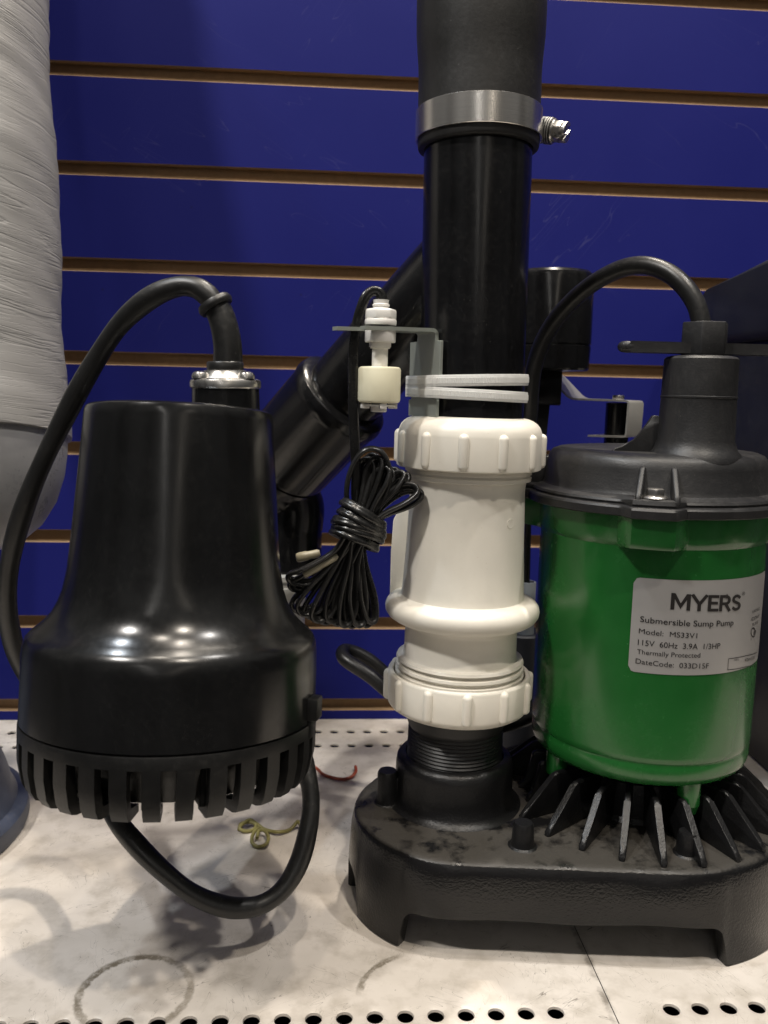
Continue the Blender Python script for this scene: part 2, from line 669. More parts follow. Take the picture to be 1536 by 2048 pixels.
# perforated white shelf panels
def deck(name, xa, xb, rows, label):
    root = empty(name, ((xa + xb) / 2, .45, 0), label, 'shelf', 'white steel shelf panels')
    bm = bmesh.new()
    ys = [.20]
    for Yc, pitch, xs, r in rows:
        ys += [Yc - pitch / 2, Yc + pitch / 2]
    ys.append(WY - .0004)

    def quad(xa, ya, xb, yb):
        bm.faces.new([bm.verts.new((a, b, 0)) for a, b in ((xa, ya), (xb, ya), (xb, yb), (xa, yb))])
    for i in range(0, len(ys), 2):
        quad(xa, ys[i], xb, ys[i + 1])
    for Yc, pitch, xs, r in rows:
        h = pitch / 2
        cur = xa
        for xc in xs:
            if xc - h < xa or xc + h > xb:
                continue
            if xc - h > cur + 1e-5:
                quad(cur, Yc - h, xc - h, Yc + h)
            cur = xc + h
            N = 32
            outer, rim, lip, low = [], [], [], []
            for k in range(N):
                a = PI2 * k / N + pi / 4
                c, s = cos(a), sin(a)
                q = h / max(abs(c), abs(s))
                outer.append(bm.verts.new((xc + q * c, Yc + q * s, 0)))
                rim.append(bm.verts.new((xc + (r + .0009) * c, Yc + (r + .0009) * s, 0)))
                lip.append(bm.verts.new((xc + r * c, Yc + r * s, -.0005)))
                low.append(bm.verts.new((xc + (r - .0001) * c, Yc + (r - .0001) * s, -.0016)))
            for k in range(N):
                j = (k + 1) % N
                for a, b in ((outer, rim), (rim, lip), (lip, low)):
                    bm.faces.new([a[k], a[j], b[j], b[k]])
        if cur < xb - 1e-5:
            quad(cur, Yc - h, xb, Yc + h)
    obj('top_sheet', bm, M['shelf'], root, 50)
    bm = bmesh.new()
    # folded edges and an unseen tray added to block light below the holes
    for X in (xa + .0004, xb - .0004):
        box(bm, T(X, .405, -.016), .0008, .409, .0306)
    box(bm, T((xa + xb) / 2, .2004, -.016), xb - xa, .0008, .0306)
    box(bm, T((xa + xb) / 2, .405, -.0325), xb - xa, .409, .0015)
    obj('edges_and_light_block', bm, M['shelf_under'], root)
    return root


M['shelf_under'] = plain('painted_shade_underside', (.05, .048, .045), .6)  # near-black colour stands in for the shade seen through the holes
PT = .01218
fr = [.0941 - PT * k for k in range(0, 40)][::-1]
b1 = [-.0058 + .0121 * k for k in range(-32, 10)]
deck('shelf_panel', -.46, .1173, [(.3020, .0121, fr, .0034), (.5625, .0121, b1, .0031), (.5868, .0120, b1, .0031)], 'scuffed white perforated steel shelf panel under both pumps, left of the seam')
fr2 = [.1419 + .01195 * k for k in range(0, 30)]
b2 = [.1358 + .0121 * k for k in range(0, 35)]
deck('shelf_panel', .1177, .56, [(.3020, .0119, fr2, .0034), (.5625, .0120, b2, .0031), (.5868, .0120, b2, .0031)], 'white perforated steel shelf panel at the right, beyond the seam')

# ================================================================== LEFT: WRAPPED ROLL AND TANK
tank = empty('plastic_tank', (-.255, .445, 0), 'blue grey flared round plastic base standing at the far left of the shelf', 'tank')
bm = bmesh.new()
lathe(bm, [(.087, 0), (.088, .003), (.0875, .010), (.085, .0125), (.082, .0135), (.0795, .018), (.077, .028), (.070, .048), (.060, .074), (.050, .096), (.044, .115), (.041, .135), (.036, .156), (.034, .157), (0, .1572)], T(-.255, .445, 0), 96)
obj('body', bm, M['slate'], tank)

roll = empty('wrapped_roll', (-.245, .455, .1575), 'grey white roll bound in wrinkled stretch film at the left edge', 'roll')
e0_, e1_ = at(121, 760, .458), at(95, 0, .500)
A0 = Vector((e0_.x - .0575, .458, e0_.z))
A1 = Vector((e1_.x - .0575, .500, e1_.z))
dR = (A1 - A0) / (A1.z - A0.z)
A0, A1 = A0 + dR * (.158 - A0.z), A0 + dR * (.66 - A0.z)
MR = frame(A0, A1 - A0)
bm = bmesh.new()
prof = [(.0, 0), (.020, .0006), (.033, .005), (.0435, .014), (.0510, .026), (.0555, .040), (.0574, .0525), (.0578, .061)]
lathe(bm, prof, MR, 96, cap=False)
obj('film_end', bm, M['film'], roll)
bm = bmesh.new()
n_s = 220
L = (A1 - A0).length
pr = []
for i in range(n_s):
    s = .060 + (L - .060) * i / (n_s - 1)
    r = .0592 - .0032 * min(1, max(0, (s - .068) / .16)) + .0012 * sin(s * 40)
    pr.append((r, s))
pr = [(.0572, .0595)] + pr
rg = lathe(bm, pr, MR, 120, cap=True)
for i, row in enumerate(rg):
    for j, v in enumerate(row):
        s = pr[i][1]
        a = PI2 * j / 120
        w = .0002 * sin(s * 210 + 2.2 * sin(a + 1) + 5 * sin(s * 23)) + .00015 * sin(s * 390 + 3 * sin(a * 2)) + .0003 * sin(s * 95 - 2 * a)
        d = (MR.inverted() @ v.co)
        d.z = 0
        if d.length > 0:
            v.co += (MR.to_3x3() @ d.normalized()) * w
obj('wrapped_body', bm, M['wrap'], roll, 60)

# ================================================================== RIGHT: NAVY CASE
case = empty('storage_case', (.37, .5, 0), 'large dark navy plastic case with a sloping lid at the right edge', 'case')
tl = at(1412, 580, .575)
tf = at(1536, 503, .485)
lg = at(1440, 690, .57)
lg2 = at(1536, 668, .49)
xt, zt = tl.x, tl.z
bm = bmesh.new()
xr = .56


def slab(bm, pts_l, x_r, bev):
    a = [bm.verts.new(p) for p in pts_l]
    b = [bm.verts.new((x_r, p[1], p[2])) for p in pts_l]
    n = len(a)
    fs = [bm.faces.new(a), bm.faces.new(b)] + [bm.faces.new([a[k], a[(k + 1) % n], b[(k + 1) % n], b[k]]) for k in range(n)]
    es = list({e for f in fs for e in f.edges})
    bmesh.ops.bevel(bm, geom=es, offset=bev, segments=4, affect='EDGES', profile=.5)


zs = (tf.z - tl.z) / (.485 - .575)
slab(bm, [(xt + .004, .598, lg.z), (xt, .598, zt - .004), (xt, .575, zt), (xt, .44, zt + zs * (.44 - .575)), (xt + .004, .44, lg.z)], xr, .006)
obj('lid', bm, M['navy'], case)
bm = bmesh.new()
slab(bm, [(.296, .594, .0), (xt + .012, .594, lg.z + .002), (xt + .012, .447, lg.z + .002), (.2935, .455, .0)], xr, .004)
obj('case_body', bm, M['navy'], case)

# ================================================================== GREEN SUMP PUMP
GY = .400
GX = lr(1075, 1527, 1180, GY)[0].x
BX, BY = .0642, .395
pump = empty('sump_pump', (.12, .39, 0), 'green submersible sump pump with silver nameplate on a black finned iron base', 'pump')
gc, bc = Vector((GX, GY)), Vector((.0660, .3865))
boss_c = Vector((BX, BY))
R_B, R_G = .0540, .0765
ax = atan2(gc.y - bc.y, gc.x - bc.x)


def hull(off, n=420):
    """outline of the convex hull of the two round ends, pulled in by off; dense"""
    pts = []
    sep = (gc - bc).length
    dphi = math.asin((R_G - R_B) / sep)
    # boss arc from ax+90+dphi to ax+270-dphi, then pump arc
    a0, a1 = ax + pi / 2 + dphi, ax + 3 * pi / 2 - dphi
    g0, g1 = ax - pi / 2 - dphi, ax + pi / 2 + dphi
    n1, n2, n3 = 110, 70, 150
    for i in range(n1):
        a = a0 + (a1 - a0) * i / n1
        pts.append((bc + Vector((cos(a), sin(a))) * (R_B - off), 'b', a))
    pa = bc + Vector((cos(a1), sin(a1))) * (R_B - off)
    pb = gc + Vector((cos(g0), sin(g0))) * (R_G - off)
    for i in range(n2):
        pts.append((pa.lerp(pb, i / n2), 's', 0))
    for i in range(n3):
        a = g0 + (g1 - g0) * i / n3
        pts.append((gc + Vector((cos(a), sin(a))) * (R_G - off), 'g', a))
    pa = gc + Vector((cos(g1), sin(g1))) * (R_G - off)
    pb = bc + Vector((cos(a0), sin(a0))) * (R_B - off)
    for i in range(n2):
        pts.append((pa.lerp(pb, i / n2), 's', 0))
    return pts


out0 = [p for p, k, a in hull(0)]
NB = len(out0)
# feet: (point on outline that ends the foot on its inner side, span direction)
feet = [(Vector((.0125, .364)), Vector((.0330, .3425))), (Vector((.176, .3265)), Vector((.213, .347)))]
u = Vector((cos(ax), sin(ax)))


def mirror(p):
    d = p - bc
    return bc + u * d.dot(u) - (d - u * d.dot(u))


feet += [(mirror(b), mirror(a)) for a, b in feet]
cum = [0]
for i in range(1, NB + 1):
    cum.append(cum[-1] + (out0[i % NB] - out0[i - 1]).length)
PER = cum[-1]
near = lambda p: min(range(NB), key=lambda i: (out0[i] - p).length)
spans = []
for a, b in feet:
    s0, s1 = cum[near(a)], cum[near(b)]
    if s1 < s0:
        s0, s1 = s1, s0
    if s1 - s0 > PER / 2:
        s0, s1 = s1, s0 + PER
    spans.append((s0, s1))
ARCH = .0195


def zbot(i):
    s = cum[i]
    best = 1e9
    for s0, s1 in spans:
        for q in (s - PER, s, s + PER):
            if s0 <= q <= s1:
                return 0.0
            best = min(best, s0 - q if q < s0 else q - s1)
    fr = .008
    wav = .0006 * sin(s * 90) + .0004 * sin(s * 37)
    if best < .0022:
        return (ARCH - fr) * best / .0022
    d = best - .0022
    if d < fr:
        return ARCH - fr + sqrt(max(0, fr * fr - (fr - d) ** 2)) + wav * d / fr
    return ARCH + wav


base_top = .0445
bm = bmesh.new()
rings = []
zb = [zbot(i) for i in range(NB)]
for off, fz in ((.006, None), (.001, None), (.0, .02), (.0004, .3), (.0012, .75), (.0022, .93), (.0030, .975), (.0045, 1.0), (.007, 1.012)):
    P = [p for p, k, a in hull(off)]
    rg = []
    for i, p in enumerate(P):
        z = zb[i] if fz is None else zb[i] + (base_top - zb[i]) * fz
        bulge = .0
        if fz and .2 < fz < .8:
            bulge = .0009 * max(0, sin(cum[i] * 62)) ** 3
        q = p + (p - (bc.lerp(gc, .5))).normalized() * bulge
        rg.append(bm.verts.new((q.x, q.y, z)))
    rings.append(rg)
inner = [bm.verts.new((p.x, p.y, .037)) for p, k, a in hull(.007)]
rings.insert(0, inner)
for a, b in zip(rings, rings[1:]):
    for k in range(NB):
        bm.faces.new([a[k], a[(k + 1) % NB], b[(k + 1) % NB], b[k]])
bm.faces.new(rings[0])
bm.faces.new(rings[-1])
base = obj('base', bm, M['iron'], pump, 40)

# discharge boss
bm = bmesh.new()
lathe(bm, [(.0345, .0445), (.0315, .0455), (.0298, .048), (.0292, .053), (.0290, .0640), (.0284, .0672), (.0268, .0690), (.0244, .0694), (.0236, .0680), (.0236, .060)], T(BX, BY, 0), 96, cap=False)
obj('discharge_boss', bm, M['iron_clean'], base, 50)
# cast lugs
bm = bmesh.new()
pg = floor_at(1045, 1690, .045)
lathe(bm, [(.0072, .0445), (.0055, .0455), (.0050, .048), (.0047, .0545), (.0040, .056), (0, .0562)], T(pg.x, pg.y, 0), 24, cap=False)
obj('cast_lug', bm, M['iron_clean'], base)
bm = bmesh.new()
lathe(bm, [(.0072, .0445), (.0058, .0455), (.0052, .048), (.0050, .0600), (.0043, .0615), (0, .0617)], T(BX - .0335, BY - .004, 0), 24, cap=False)
box(bm, T(BX - .029, BY - .003, .051), .010, .007, .015, .001)
obj('cast_lug', bm, M['iron_clean'], base)
bm = bmesh.new()
pg = floor_at(1370, 1700, .045)
lathe(bm, [(.0066, .0445), (.0052, .0455), (.0048, .048), (.0046, .0535), (.0040, .055), (0, .055)], T(pg.x, pg.y - .002, 0), 24, cap=False)
obj('cast_lug', bm, M['iron_clean'], base)
# round hub under the motor
bm = bmesh.new()
lathe(bm, [(.036, .0446), (.034, .047), (.033, .056), (.031, .0625), (.028, .064), (0, .064)], T(GX, GY, 0), 72, cap=False)
obj('hub', bm, M['iron_clean'], base)
# 25 cooling fins
for k in range(25):
    a = radians(-99.2 + 14.4 * k)
    ro = .0705
    d = Vector((cos(a), sin(a)))
    tip = gc + d * ro
    if (tip - boss_c).length < .036:
        ro = .058
    poly = [(.030, .045), (.030, .0655), (.0505, .0655), (.0525, .0640), (ro - .0035, .0505), (ro - .001, .0485), (ro, .0465), (ro + .0008, .0443)]
    bm = bmesh.new()
    Mf = T(GX, GY, 0) @ RZ(a) @ Matrix.Rotation(pi / 2, 4, 'X')
    prism(bm, poly, Mf @ T(0, 0, -.0015), .0030, .0010, 3)
    obj('cooling_fin', bm, M['iron_clean'], base, 50)

# discharge nipple (threaded)
bm = bmesh.new()
rows = [(.0236, .062)]
z = .0645
while z < .0835:
    rows += [(.0238 - (z - .064) * .02, z), (.0231 - (z - .064) * .02, z + .0009)]
    z += .0018
rows += [(.0237, .0850), (.0240, .0860), (.0240, .098)]
lathe(bm, rows, T(BX, BY, 0), 96)
obj('discharge_nipple', bm, M['matte'], pump, 60)

# green motor housing
body_rows = [(1012, 1311, 228), (1100, 1306, 227.5), (1250, 1297, 225), (1380, 1289, 222), (1433, 1286, 221), (1450, 1285, 220.5), (1459, 1285, 220), (1462, 1284.5, 218.2), (1466, 1284.5, 218.2), (1469, 1284, 219.2), (1486, 1283, 218.5), (1494, 1283, 216), (1500, 1282.5, 211), (1504, 1282, 203), (1506, 1282, 190)]
MG, PG = pxprof(body_rows, GY)
# the photo's verticals lean only from perspective: keep the pump upright
PG = PG[:4] + [(r, s_ - .0055) for r, s_ in PG[4:]]
MG = frame(Vector((GX, GY, MG.translation.z)), (0, 0, -1))
zG = lambda s: MG.translation.z - s
bm = bmesh.new()
lathe(bm, [(0, -.008), (PG[0][0], -.008)] + PG + [(0, PG[-1][1])], MG, 128, cap=False)
house = obj('motor_housing', bm, M['green'], pump, 26)
GR = PG[1][0]
Zt = MG.translation.z
z_of = lambda py, px=1300: at(px, py, GY).z
# raised collar with bolt lugs under the lid
zc0, zc1 = z_of(1058), Zt + .004
bm = bmesh.new()
N = 240
lugs = [radians(-90 - 20.5 + 90 * k) for k in range(4)]
ringsl = []
for zz, extra in ((zc0 - .0015, -.0006), (zc0, .0004), (zc0 + .0025, .0016), (zc1, .0018)):
    rg = []
    for k in range(N):
        a = PI2 * k / N
        r = GR + extra
        for l in lugs:
            d = abs((a - l + pi) % PI2 - pi)
            w = max(0, min(1, (radians(15.5) - d) / radians(7)))
            r += .0078 * w * (1 if extra > 0 else 0)
        rg.append(bm.verts.new((GX + r * cos(a), GY + r * sin(a), zz)))
    ringsl.append(rg)
for a, b in zip(ringsl, ringsl[1:]):
    for k in range(N):
        bm.faces.new([a[k], a[(k + 1) % N], b[(k + 1) % N], b[k]])
bm.faces.new(ringsl[-1])
obj('collar', bm, M['green'], house, 30)
# green support pegs standing on the base
for a in (radians(-79), radians(-165), radians(101), radians(15)):
    bm = bmesh.new()
    lathe(bm, [(.0053, .0615), (.0053, zG(PG[-1][1]) + .002)], T(GX + .0455 * cos(a), GY + .0455 * sin(a), 0), 24)
    if a == radians(-79):
        lathe(bm, [(.0042, .0575), (.0050, .0610), (.0053, .0620)], T(GX + .0455 * cos(a), GY + .0455 * sin(a), 0), 24)
    obj('support_peg', bm, M['green'], house)


# nameplate: a patch on the cylinder
def cyl_hit(px, py, R):
    d = ray(px, py)
    ox, oy = CAM.x - GX, CAM.y - GY
    a = d.x ** 2 + d.y ** 2
    b = 2 * (ox * d.x + oy * d.y)
    c = ox * ox + oy * oy - R * R
    disc = max(0, b * b - 4 * a * c)
    t = (-b - sqrt(disc)) / (2 * a)
    p = CAM + d * t
    return atan2(p.y - GY, p.x - GX), p.z


def body_r(z):
    s = MG.translation.z - z
    for (r0, s0), (r1, s1) in zip(PG, PG[1:]):
        if s0 <= s <= s1:
            return r0 + (r1 - r0) * (s - s0) / max(1e-9, s1 - s0)
    return GR


aL, zTop = cyl_hit(1270, 1154, GR)
aL2, zBot = cyl_hit(1254, 1341, GR)
aL = (aL + aL2) / 2
aR = aL + radians(84)
bm = bmesh.new()
cr_ = .0026
grid = []
nx, nz = 60, 22
for i in range(nx + 1):
    col = []
    uu = i / nx
    arc = uu * (aR - aL) * GR
    W_ = (aR - aL) * GR
    e = min(arc, W_ - arc)
    cut = cr_ - sqrt(max(0, cr_ ** 2 - (cr_ - e) ** 2)) if e < cr_ else 0
    for j in range(nz + 1):
        z = (zBot + cut) + (zTop - zBot - 2 * cut) * j / nz
        r = body_r(z) + .00025
        a = aL + (aR - aL) * uu
        col.append(bm.verts.new((GX + r * cos(a), GY + r * sin(a), z)))
    grid.append(col)
for i in range(nx):
    for j in range(nz):
        bm.faces.new([grid[i][j], grid[i + 1][j], grid[i + 1][j + 1], grid[i][j + 1]])
plate = obj('nameplate', bm, M['label'], pump, 60)


def text_bm(s, bold=0.0):
    cu = bpy.data.curves.new('txt', 'FONT')
    cu.body = s
    cu.size = 1
    cu.offset = bold
    cu.resolution_u = 4
    o = bpy.data.objects.new('txt', cu)
    COL.objects.link(o)
    bpy.context.view_layer.update()
    me = bpy.data.meshes.new_from_object(o.evaluated_get(bpy.context.evaluated_depsgraph_get()))
    bpy.data.objects.remove(o)
    bpy.data.curves.remove(cu)
    b = bmesh.new()
    b.from_mesh(me)
    bpy.data.meshes.remove(me)
    return b


CAPH = .729
letter = bmesh.new()


def print_on(s, pl, pr, cap, bold=0.0, lift=.00045):
    """write s on the housing from photo pixel pl (baseline left) to pr (baseline right), cap height in px"""
    a0, z0 = cyl_hit(*pl, GR)
    a1, z1 = cyl_hit(*pr, GR)
    p = Vector((GX + GR * cos(a0), GY + GR * sin(a0), z0))
    hcap = cap * depth(p) / FPX / CAPH
    b = text_bm(s, bold)
    bmesh.ops.triangulate(b, faces=b.faces)
    bmesh.ops.subdivide_edges(b, edges=[e for e in b.edges if e.calc_length() > .25], cuts=2)
    xs = [v.co.x for v in b.verts]
    lo, hi = min(xs), max(xs)
    mp = {}
    for v in b.verts:
        t = (v.co.x - lo) / (hi - lo)
        a = a0 + (a1 - a0) * t
        z = z0 + (z1 - z0) * t + v.co.y * hcap
        r = body_r(z) + lift
        mp[v] = letter.verts.new((GX + r * cos(a), GY + r * sin(a), z))
    for f in b.faces:
        try:
            letter.faces.new([mp[v] for v in f.verts])
        except ValueError:
            pass
    b.free()


GLY = {'M': (.92, [[(.09, 0), (.09, 1)], [(.12, .96), (.46, .24), (.80, .96)], [(.83, 1), (.83, 0)]]),
       'Y': (.86, [[(.06, 1), (.43, .42), (.80, 1)], [(.43, .5), (.43, 0)]]),
       'E': (.62, [[(.09, 0), (.09, 1)], [(.1, .915), (.58, .915)], [(.1, .51), (.53, .51)], [(.1, .085), (.58, .085)]]),
       'R': (.72, [[(.09, 0), (.09, 1)], [(.1, .915), (.36, .915)] + [(.36 + .215 * sin(t), .69 + .225 * cos(t)) for t in [pi * k / 10 for k in range(11)]] + [(.1, .465)], [(.36, .46), (.64, 0)]]),
       'S': (.66, [[(.575, .77)] + [(.335 + .22 * cos(t), .715 + .2 * sin(t)) for t in [pi * (.28 + .92 * k / 12) for k in range(13)]] + [(.335 + .235 * cos(t), .285 + .2 * sin(t)) for t in [pi * (.42 - 1.25 * k / 14) for k in range(15)]] + [(.075, .20)]])}


def strokes_on(word, pl, pr, cap, w):
    a0, z0 = cyl_hit(*pl, GR)
    a1, z1 = cyl_hit(*pr, GR)
    p = Vector((GX + GR * cos(a0), GY + GR * sin(a0), z0))
    hc = cap * depth(p) / FPX
    tot = sum(GLY[c][0] for c in word)
    x = 0
    for c in word:
        adv, st = GLY[c]
        for pl_ in st:
            P = [Vector(q) for q in pl_]
            n = len(P)
            sides = []
            for i in range(n):
                t1 = (P[i] - P[i - 1]).normalized() if i else (P[1] - P[0]).normalized()
                t2 = (P[i + 1] - P[i]).normalized() if i < n - 1 else t1
                m = Vector((-(t1.y + t2.y), t1.x + t2.x)).normalized()
                sc = w / 2 / max(.5, m.dot(Vector((-t1.y, t1.x))))
                sides.append((P[i] + m * sc, P[i] - m * sc))
            vs = []
            for pair in sides:
                row = []
                for q in pair:
                    t = (x + q.x) / tot
                    a = a0 + (a1 - a0) * t
                    z = z0 + (z1 - z0) * t + q.y * hc
                    r = body_r(z) + .00045
                    row.append(letter.verts.new((GX + r * cos(a), GY + r * sin(a), z)))
                vs.append(row)
            for A_, B_ in zip(vs, vs[1:]):
                letter.faces.new([A_[0], A_[1], B_[1], B_[0]])
        x += adv


strokes_on('MYERS', (1340, 1218), (1479, 1220), 33.5, .175)
print_on('®', (1482, 1190), (1488, 1190), 7)
print_on('Submersible Sump Pump', (1280, 1243), (1465, 1250), 12.5, .006)
print_on('Model:  MS33V1', (1277.6, 1266), (1393, 1276), 11, 0)
print_on('115V  60Hz  3.9A  1/3HP', (1275.6, 1289), (1438.5, 1296.5), 12, 0)
print_on('Thermally Protected', (1274, 1306.7), (1399, 1314.4), 10, 0)
print_on('DateCode:  033D15F', (1271, 1326), (1416, 1336), 11, 0)
print_on('LISTED', (1503, 1226), (1517, 1219), 6)
print_on('CONF', (1501, 1241), (1516, 1234), 7)
print_on('US', (1503, 1251), (1514, 1246), 6)
print_on('SP', (1505, 1270), (1509.5, 1268), 9, .02)
print_on('LR', (1499, 1280), (1501, 1279.5), 4)
print_on('MFG', (1466, 1321.5), (1476, 1320), 4)
print_on('4201520', (1487, 1323), (1507, 1317), 7)


def line_on(pts, w):
    prev = None
    for px in pts:
        a, z = cyl_hit(*px, GR)
        if prev:
            n = 6
            for i in range(n):
                q = []
                for t in (i / n, (i + 1) / n):
                    aa = prev[0] + (a - prev[0]) * t
                    zz = prev[1] + (z - prev[1]) * t
                    q.append((aa, zz))
                da, dz = (q[1][0] - q[0][0]) * GR, q[1][1] - q[0][1]
                ln = sqrt(da * da + dz * dz)
                na, nz_ = -dz / ln * w / GR, da / ln * w
                vs = []
                for aa, zz in ((q[0][0] + na, q[0][1] + nz_), (q[0][0] - na, q[0][1] - nz_), (q[1][0] - na, q[1][1] - nz_), (q[1][0] + na, q[1][1] + nz_)):
                    r = body_r(zz) + .00042
                    vs.append(letter.verts.new((GX + r * cos(aa), GY + r * sin(aa), zz)))
                letter.faces.new(vs)
        prev = (a, z)


line_on([(1512, 1304), (1490, 1311), (1455.4, 1317), (1454, 1339.5), (1490, 1333), (1511, 1326)], .00014)
line_on([(1504.5 + 4.2 * cos(t), 1264.5 + 9 * sin(t)) for t in [PI2 * k / 14 for k in range(15)]], .00028)
obj('lettering', letter, M['ink'], plate, 60)

# lid
def edge_r(px, py):
    d = ray(px, py)
    return sqrt(GX * GX + GY * GY) * sin(atan2(GX, GY) - atan2(d.x, d.y))


LR = edge_r(1064, 990)
DR = edge_r(1095.5, 925)
zl = lambda py: at(1311, py, GY).z
bm = bmesh.new()
lid_prof = [(0, zl(897)), (DR - .0085, zl(897)), (DR - .0050, zl(898.5)), (DR - .0022, zl(903)), (DR - .0006, zl(911)), (DR + .0004, zl(925)), (DR + .0014, zl(962)), (DR + .0022, zl(969)), (DR + .0042, zl(972.5)), (LR - .0022, zl(974)), (LR - .0006, zl(976)), (LR, zl(980)), (LR - .0004, zl(984)), (LR + .0012, zl(986.5)), (LR + .0018, zl(990)), (LR + .0016, zl(1003)), (LR + .0008, zl(1005)), (LR - .004, zl(1005.5)), (0, zl(1005.5))]
rg = lathe(bm, lid_prof, T(GX, GY, 0), 240, cap=False)
# lugs at the four bolts: push the rim out
for i, row in enumerate(rg):
    if len(row) < 2 or not (9 <= i <= 16):
        continue
    for v in row:
        a = atan2(v.co.y - GY, v.co.x - GX)
        for l in lugs:
            d = abs((a - l + pi) % PI2 - pi)
            w = max(0, min(1, (radians(13) - d) / radians(5)))
            e = .0062 * w
            v.co.x += e * cos(a)
            v.co.y += e * sin(a)
            if i in (9, 10):
                v.co.z += .0008 * w
lid = obj('lid', bm, M['matte'], pump, 34)
zf = zl(974)
for l in lugs:
    for da in (-6.3, 8.2):
        bm = bmesh.new()
        Mf = T(GX, GY, 0) @ RZ(l + radians(da)) @ Matrix.Rotation(pi / 2, 4, 'X')
        prism(bm, [(DR - .004, zf - .001), (DR - .004, zl(917)), (DR + .0012, zl(918)), (LR + .0045, zf + .0022), (LR + .0056, zf - .001)], Mf @ T(0, 0, -.0013), .0026, .0009, 3)
        obj('stiffening_rib', bm, M['matte'], lid, 50)
    bm = bmesh.new()
    c = Vector((GX + (LR - .0005) * cos(l), GY + (LR - .0005) * sin(l), zf + .0008))
    lathe(bm, [(.0054, 0), (.0056, .0004), (.0050, .0010), (.0046, .0012)], T(c), 32)
    prism(bm, [(.0040 * cos(PI2 * k / 6 + .3), .0040 * sin(PI2 * k / 6 + .3)) for k in range(6)], T(c) @ T(0, 0, .001), .0032, .0004)
    obj('bolt', bm, M['steel'], lid, 30)

# cord tower, gland nut, handle
TW = at(1403, 715, .3705)
MT = T(TW.x, TW.y, 0)
tr = rad(72, TW)
tz = lambda py: at(1403, py, .3705).z
bm = bmesh.new()
lathe(bm, [(0, tz(713)), (tr - .0028, tz(713)), (tr - .0012, tz(714.5)), (tr - .0002, tz(719)), (tr + .0001, tz(792)), (tr + .0004, tz(793)), (tr + .0004, tz(796)), (tr + .0001, tz(797)), (tr + .0006, tz(880)), (tr + .0022, tz(900)), (tr + .0040, tz(908)), (tr + .0045, tz(922))], MT, 72, cap=False)
tower = obj('cord_tower', bm, M['matte'], lid, 40)
bm = bmesh.new()
Mg = T(TW.x - .004, TW.y + .004, 0) @ RZ(radians(172)) @ Matrix.Rotation(pi / 2, 4, 'X')
z0 = zl(897)
prism(bm, [(.005, z0 - .001), (.005, z0 + .016)] + [(.0145 + .017 * t, z0 + .016 * (1 - t) ** 2 + .0004) for t in (0, .15, .3, .45, .6, .75, .9, 1)] + [(.0318, z0 - .001)], Mg @ T(0, 0, -.0015), .003, .0005)
obj('gusset', bm, M['matte'], lid, 50)
HX = at(1408, 690, .3705)
hz = lambda py: at(1408, py, .3705).z
bm = bmesh.new()
hr = rad(47, HX)
lathe(bm, [(tr * .66, tz(716)), (tr * .66, tz(711)), (hr * .6, tz(710))], T(HX.x - .0005, HX.y, 0), 48)
hx = [(hr * cos(PI2 * k / 6), hr * sin(PI2 * k / 6)) for k in range(6)]
prism(bm, hx, T(HX.x, HX.y, hz(711)), hz(645) - hz(711), .0007, 2)
obj('gland_nut', bm, M['matte'], tower, 30)
bm = bmesh.new()
hl, hrp = at(1237, 693, .3705), at(1585, 694, .3705)
hw = .0024
L_ = hrp.x - hl.x
pl_ = []
for k in range(13):
    a = pi / 2 + pi * k / 12
    pl_.append((hl.x + .0045 + .0045 * cos(a), .3705 + .0045 * sin(a)))
for k in range(13):
    a = -pi / 2 + pi * k / 12
    pl_.append((hrp.x - .0045 + .0045 * cos(a), .3705 + .0045 * sin(a)))
prism(bm, pl_, T(0, 0, hl.z - hw), 2 * hw, .0021, 4)
obj('handle', bm, M['matte'], tower, 40)

# power cord of the green pump: up, over to the left, down behind the check valve and out on the shelf
cp = [(1402, 655, .3705), (1401, 640, .3705), (1391, 606, .372), (1366, 570, .376), (1333, 544, .382), (1290, 531, .390), (1244, 537, .399), (1195, 561, .410), (1150, 596, .420), (1112, 638, .428), (1085, 684, .434), (1069, 732, .438), (1062, 782, .44), (1058, 840, .442), (1040, 930, .444), (1005, 1040, .446), (985, 1150, .45), (970, 1260, .455), (940, 1340, .462)]
pts = [at(*p) for p in cp]
cr0 = rad(18.2, at(1290, 531, .390))
pts += [at(880, 1385, .475), at(800, 1368, .485), at(735, 1318, .49), at(692, 1301, .488), at(690, 1318, .478), at(740, 1352, .470), at(800, 1400, .465), at(880, 1440, .46), at(960, 1455, .46), at(1020, 1448, .465), at(1075, 1428, .475)]
bm = bmesh.new()
tube(bm, pts, cr0, 9, 16)
obj('power_cord', bm, M['cord'], pump, 60)

# ================================================================== CHECK VALVE
UY = .395
utop, ubot = at(941, 838, UY), at(912, 1465, UY)
UD = (ubot - utop).normalized()
MU = frame(utop, UD)
us = lambda py: (at(941 - 29 * (py - 838) / 627, py, UY) - utop).dot(UD)
ur = lambda half, py: rad(half, at(941 - 29 * (py - 838) / 627, py, UY))
valve = empty('check_valve', ubot, 'ivory plastic check valve with two ribbed union nuts between black pipe and pump', 'valve')


def U(rows):
    return [(ur(h, y), us(y)) for y, h in rows]


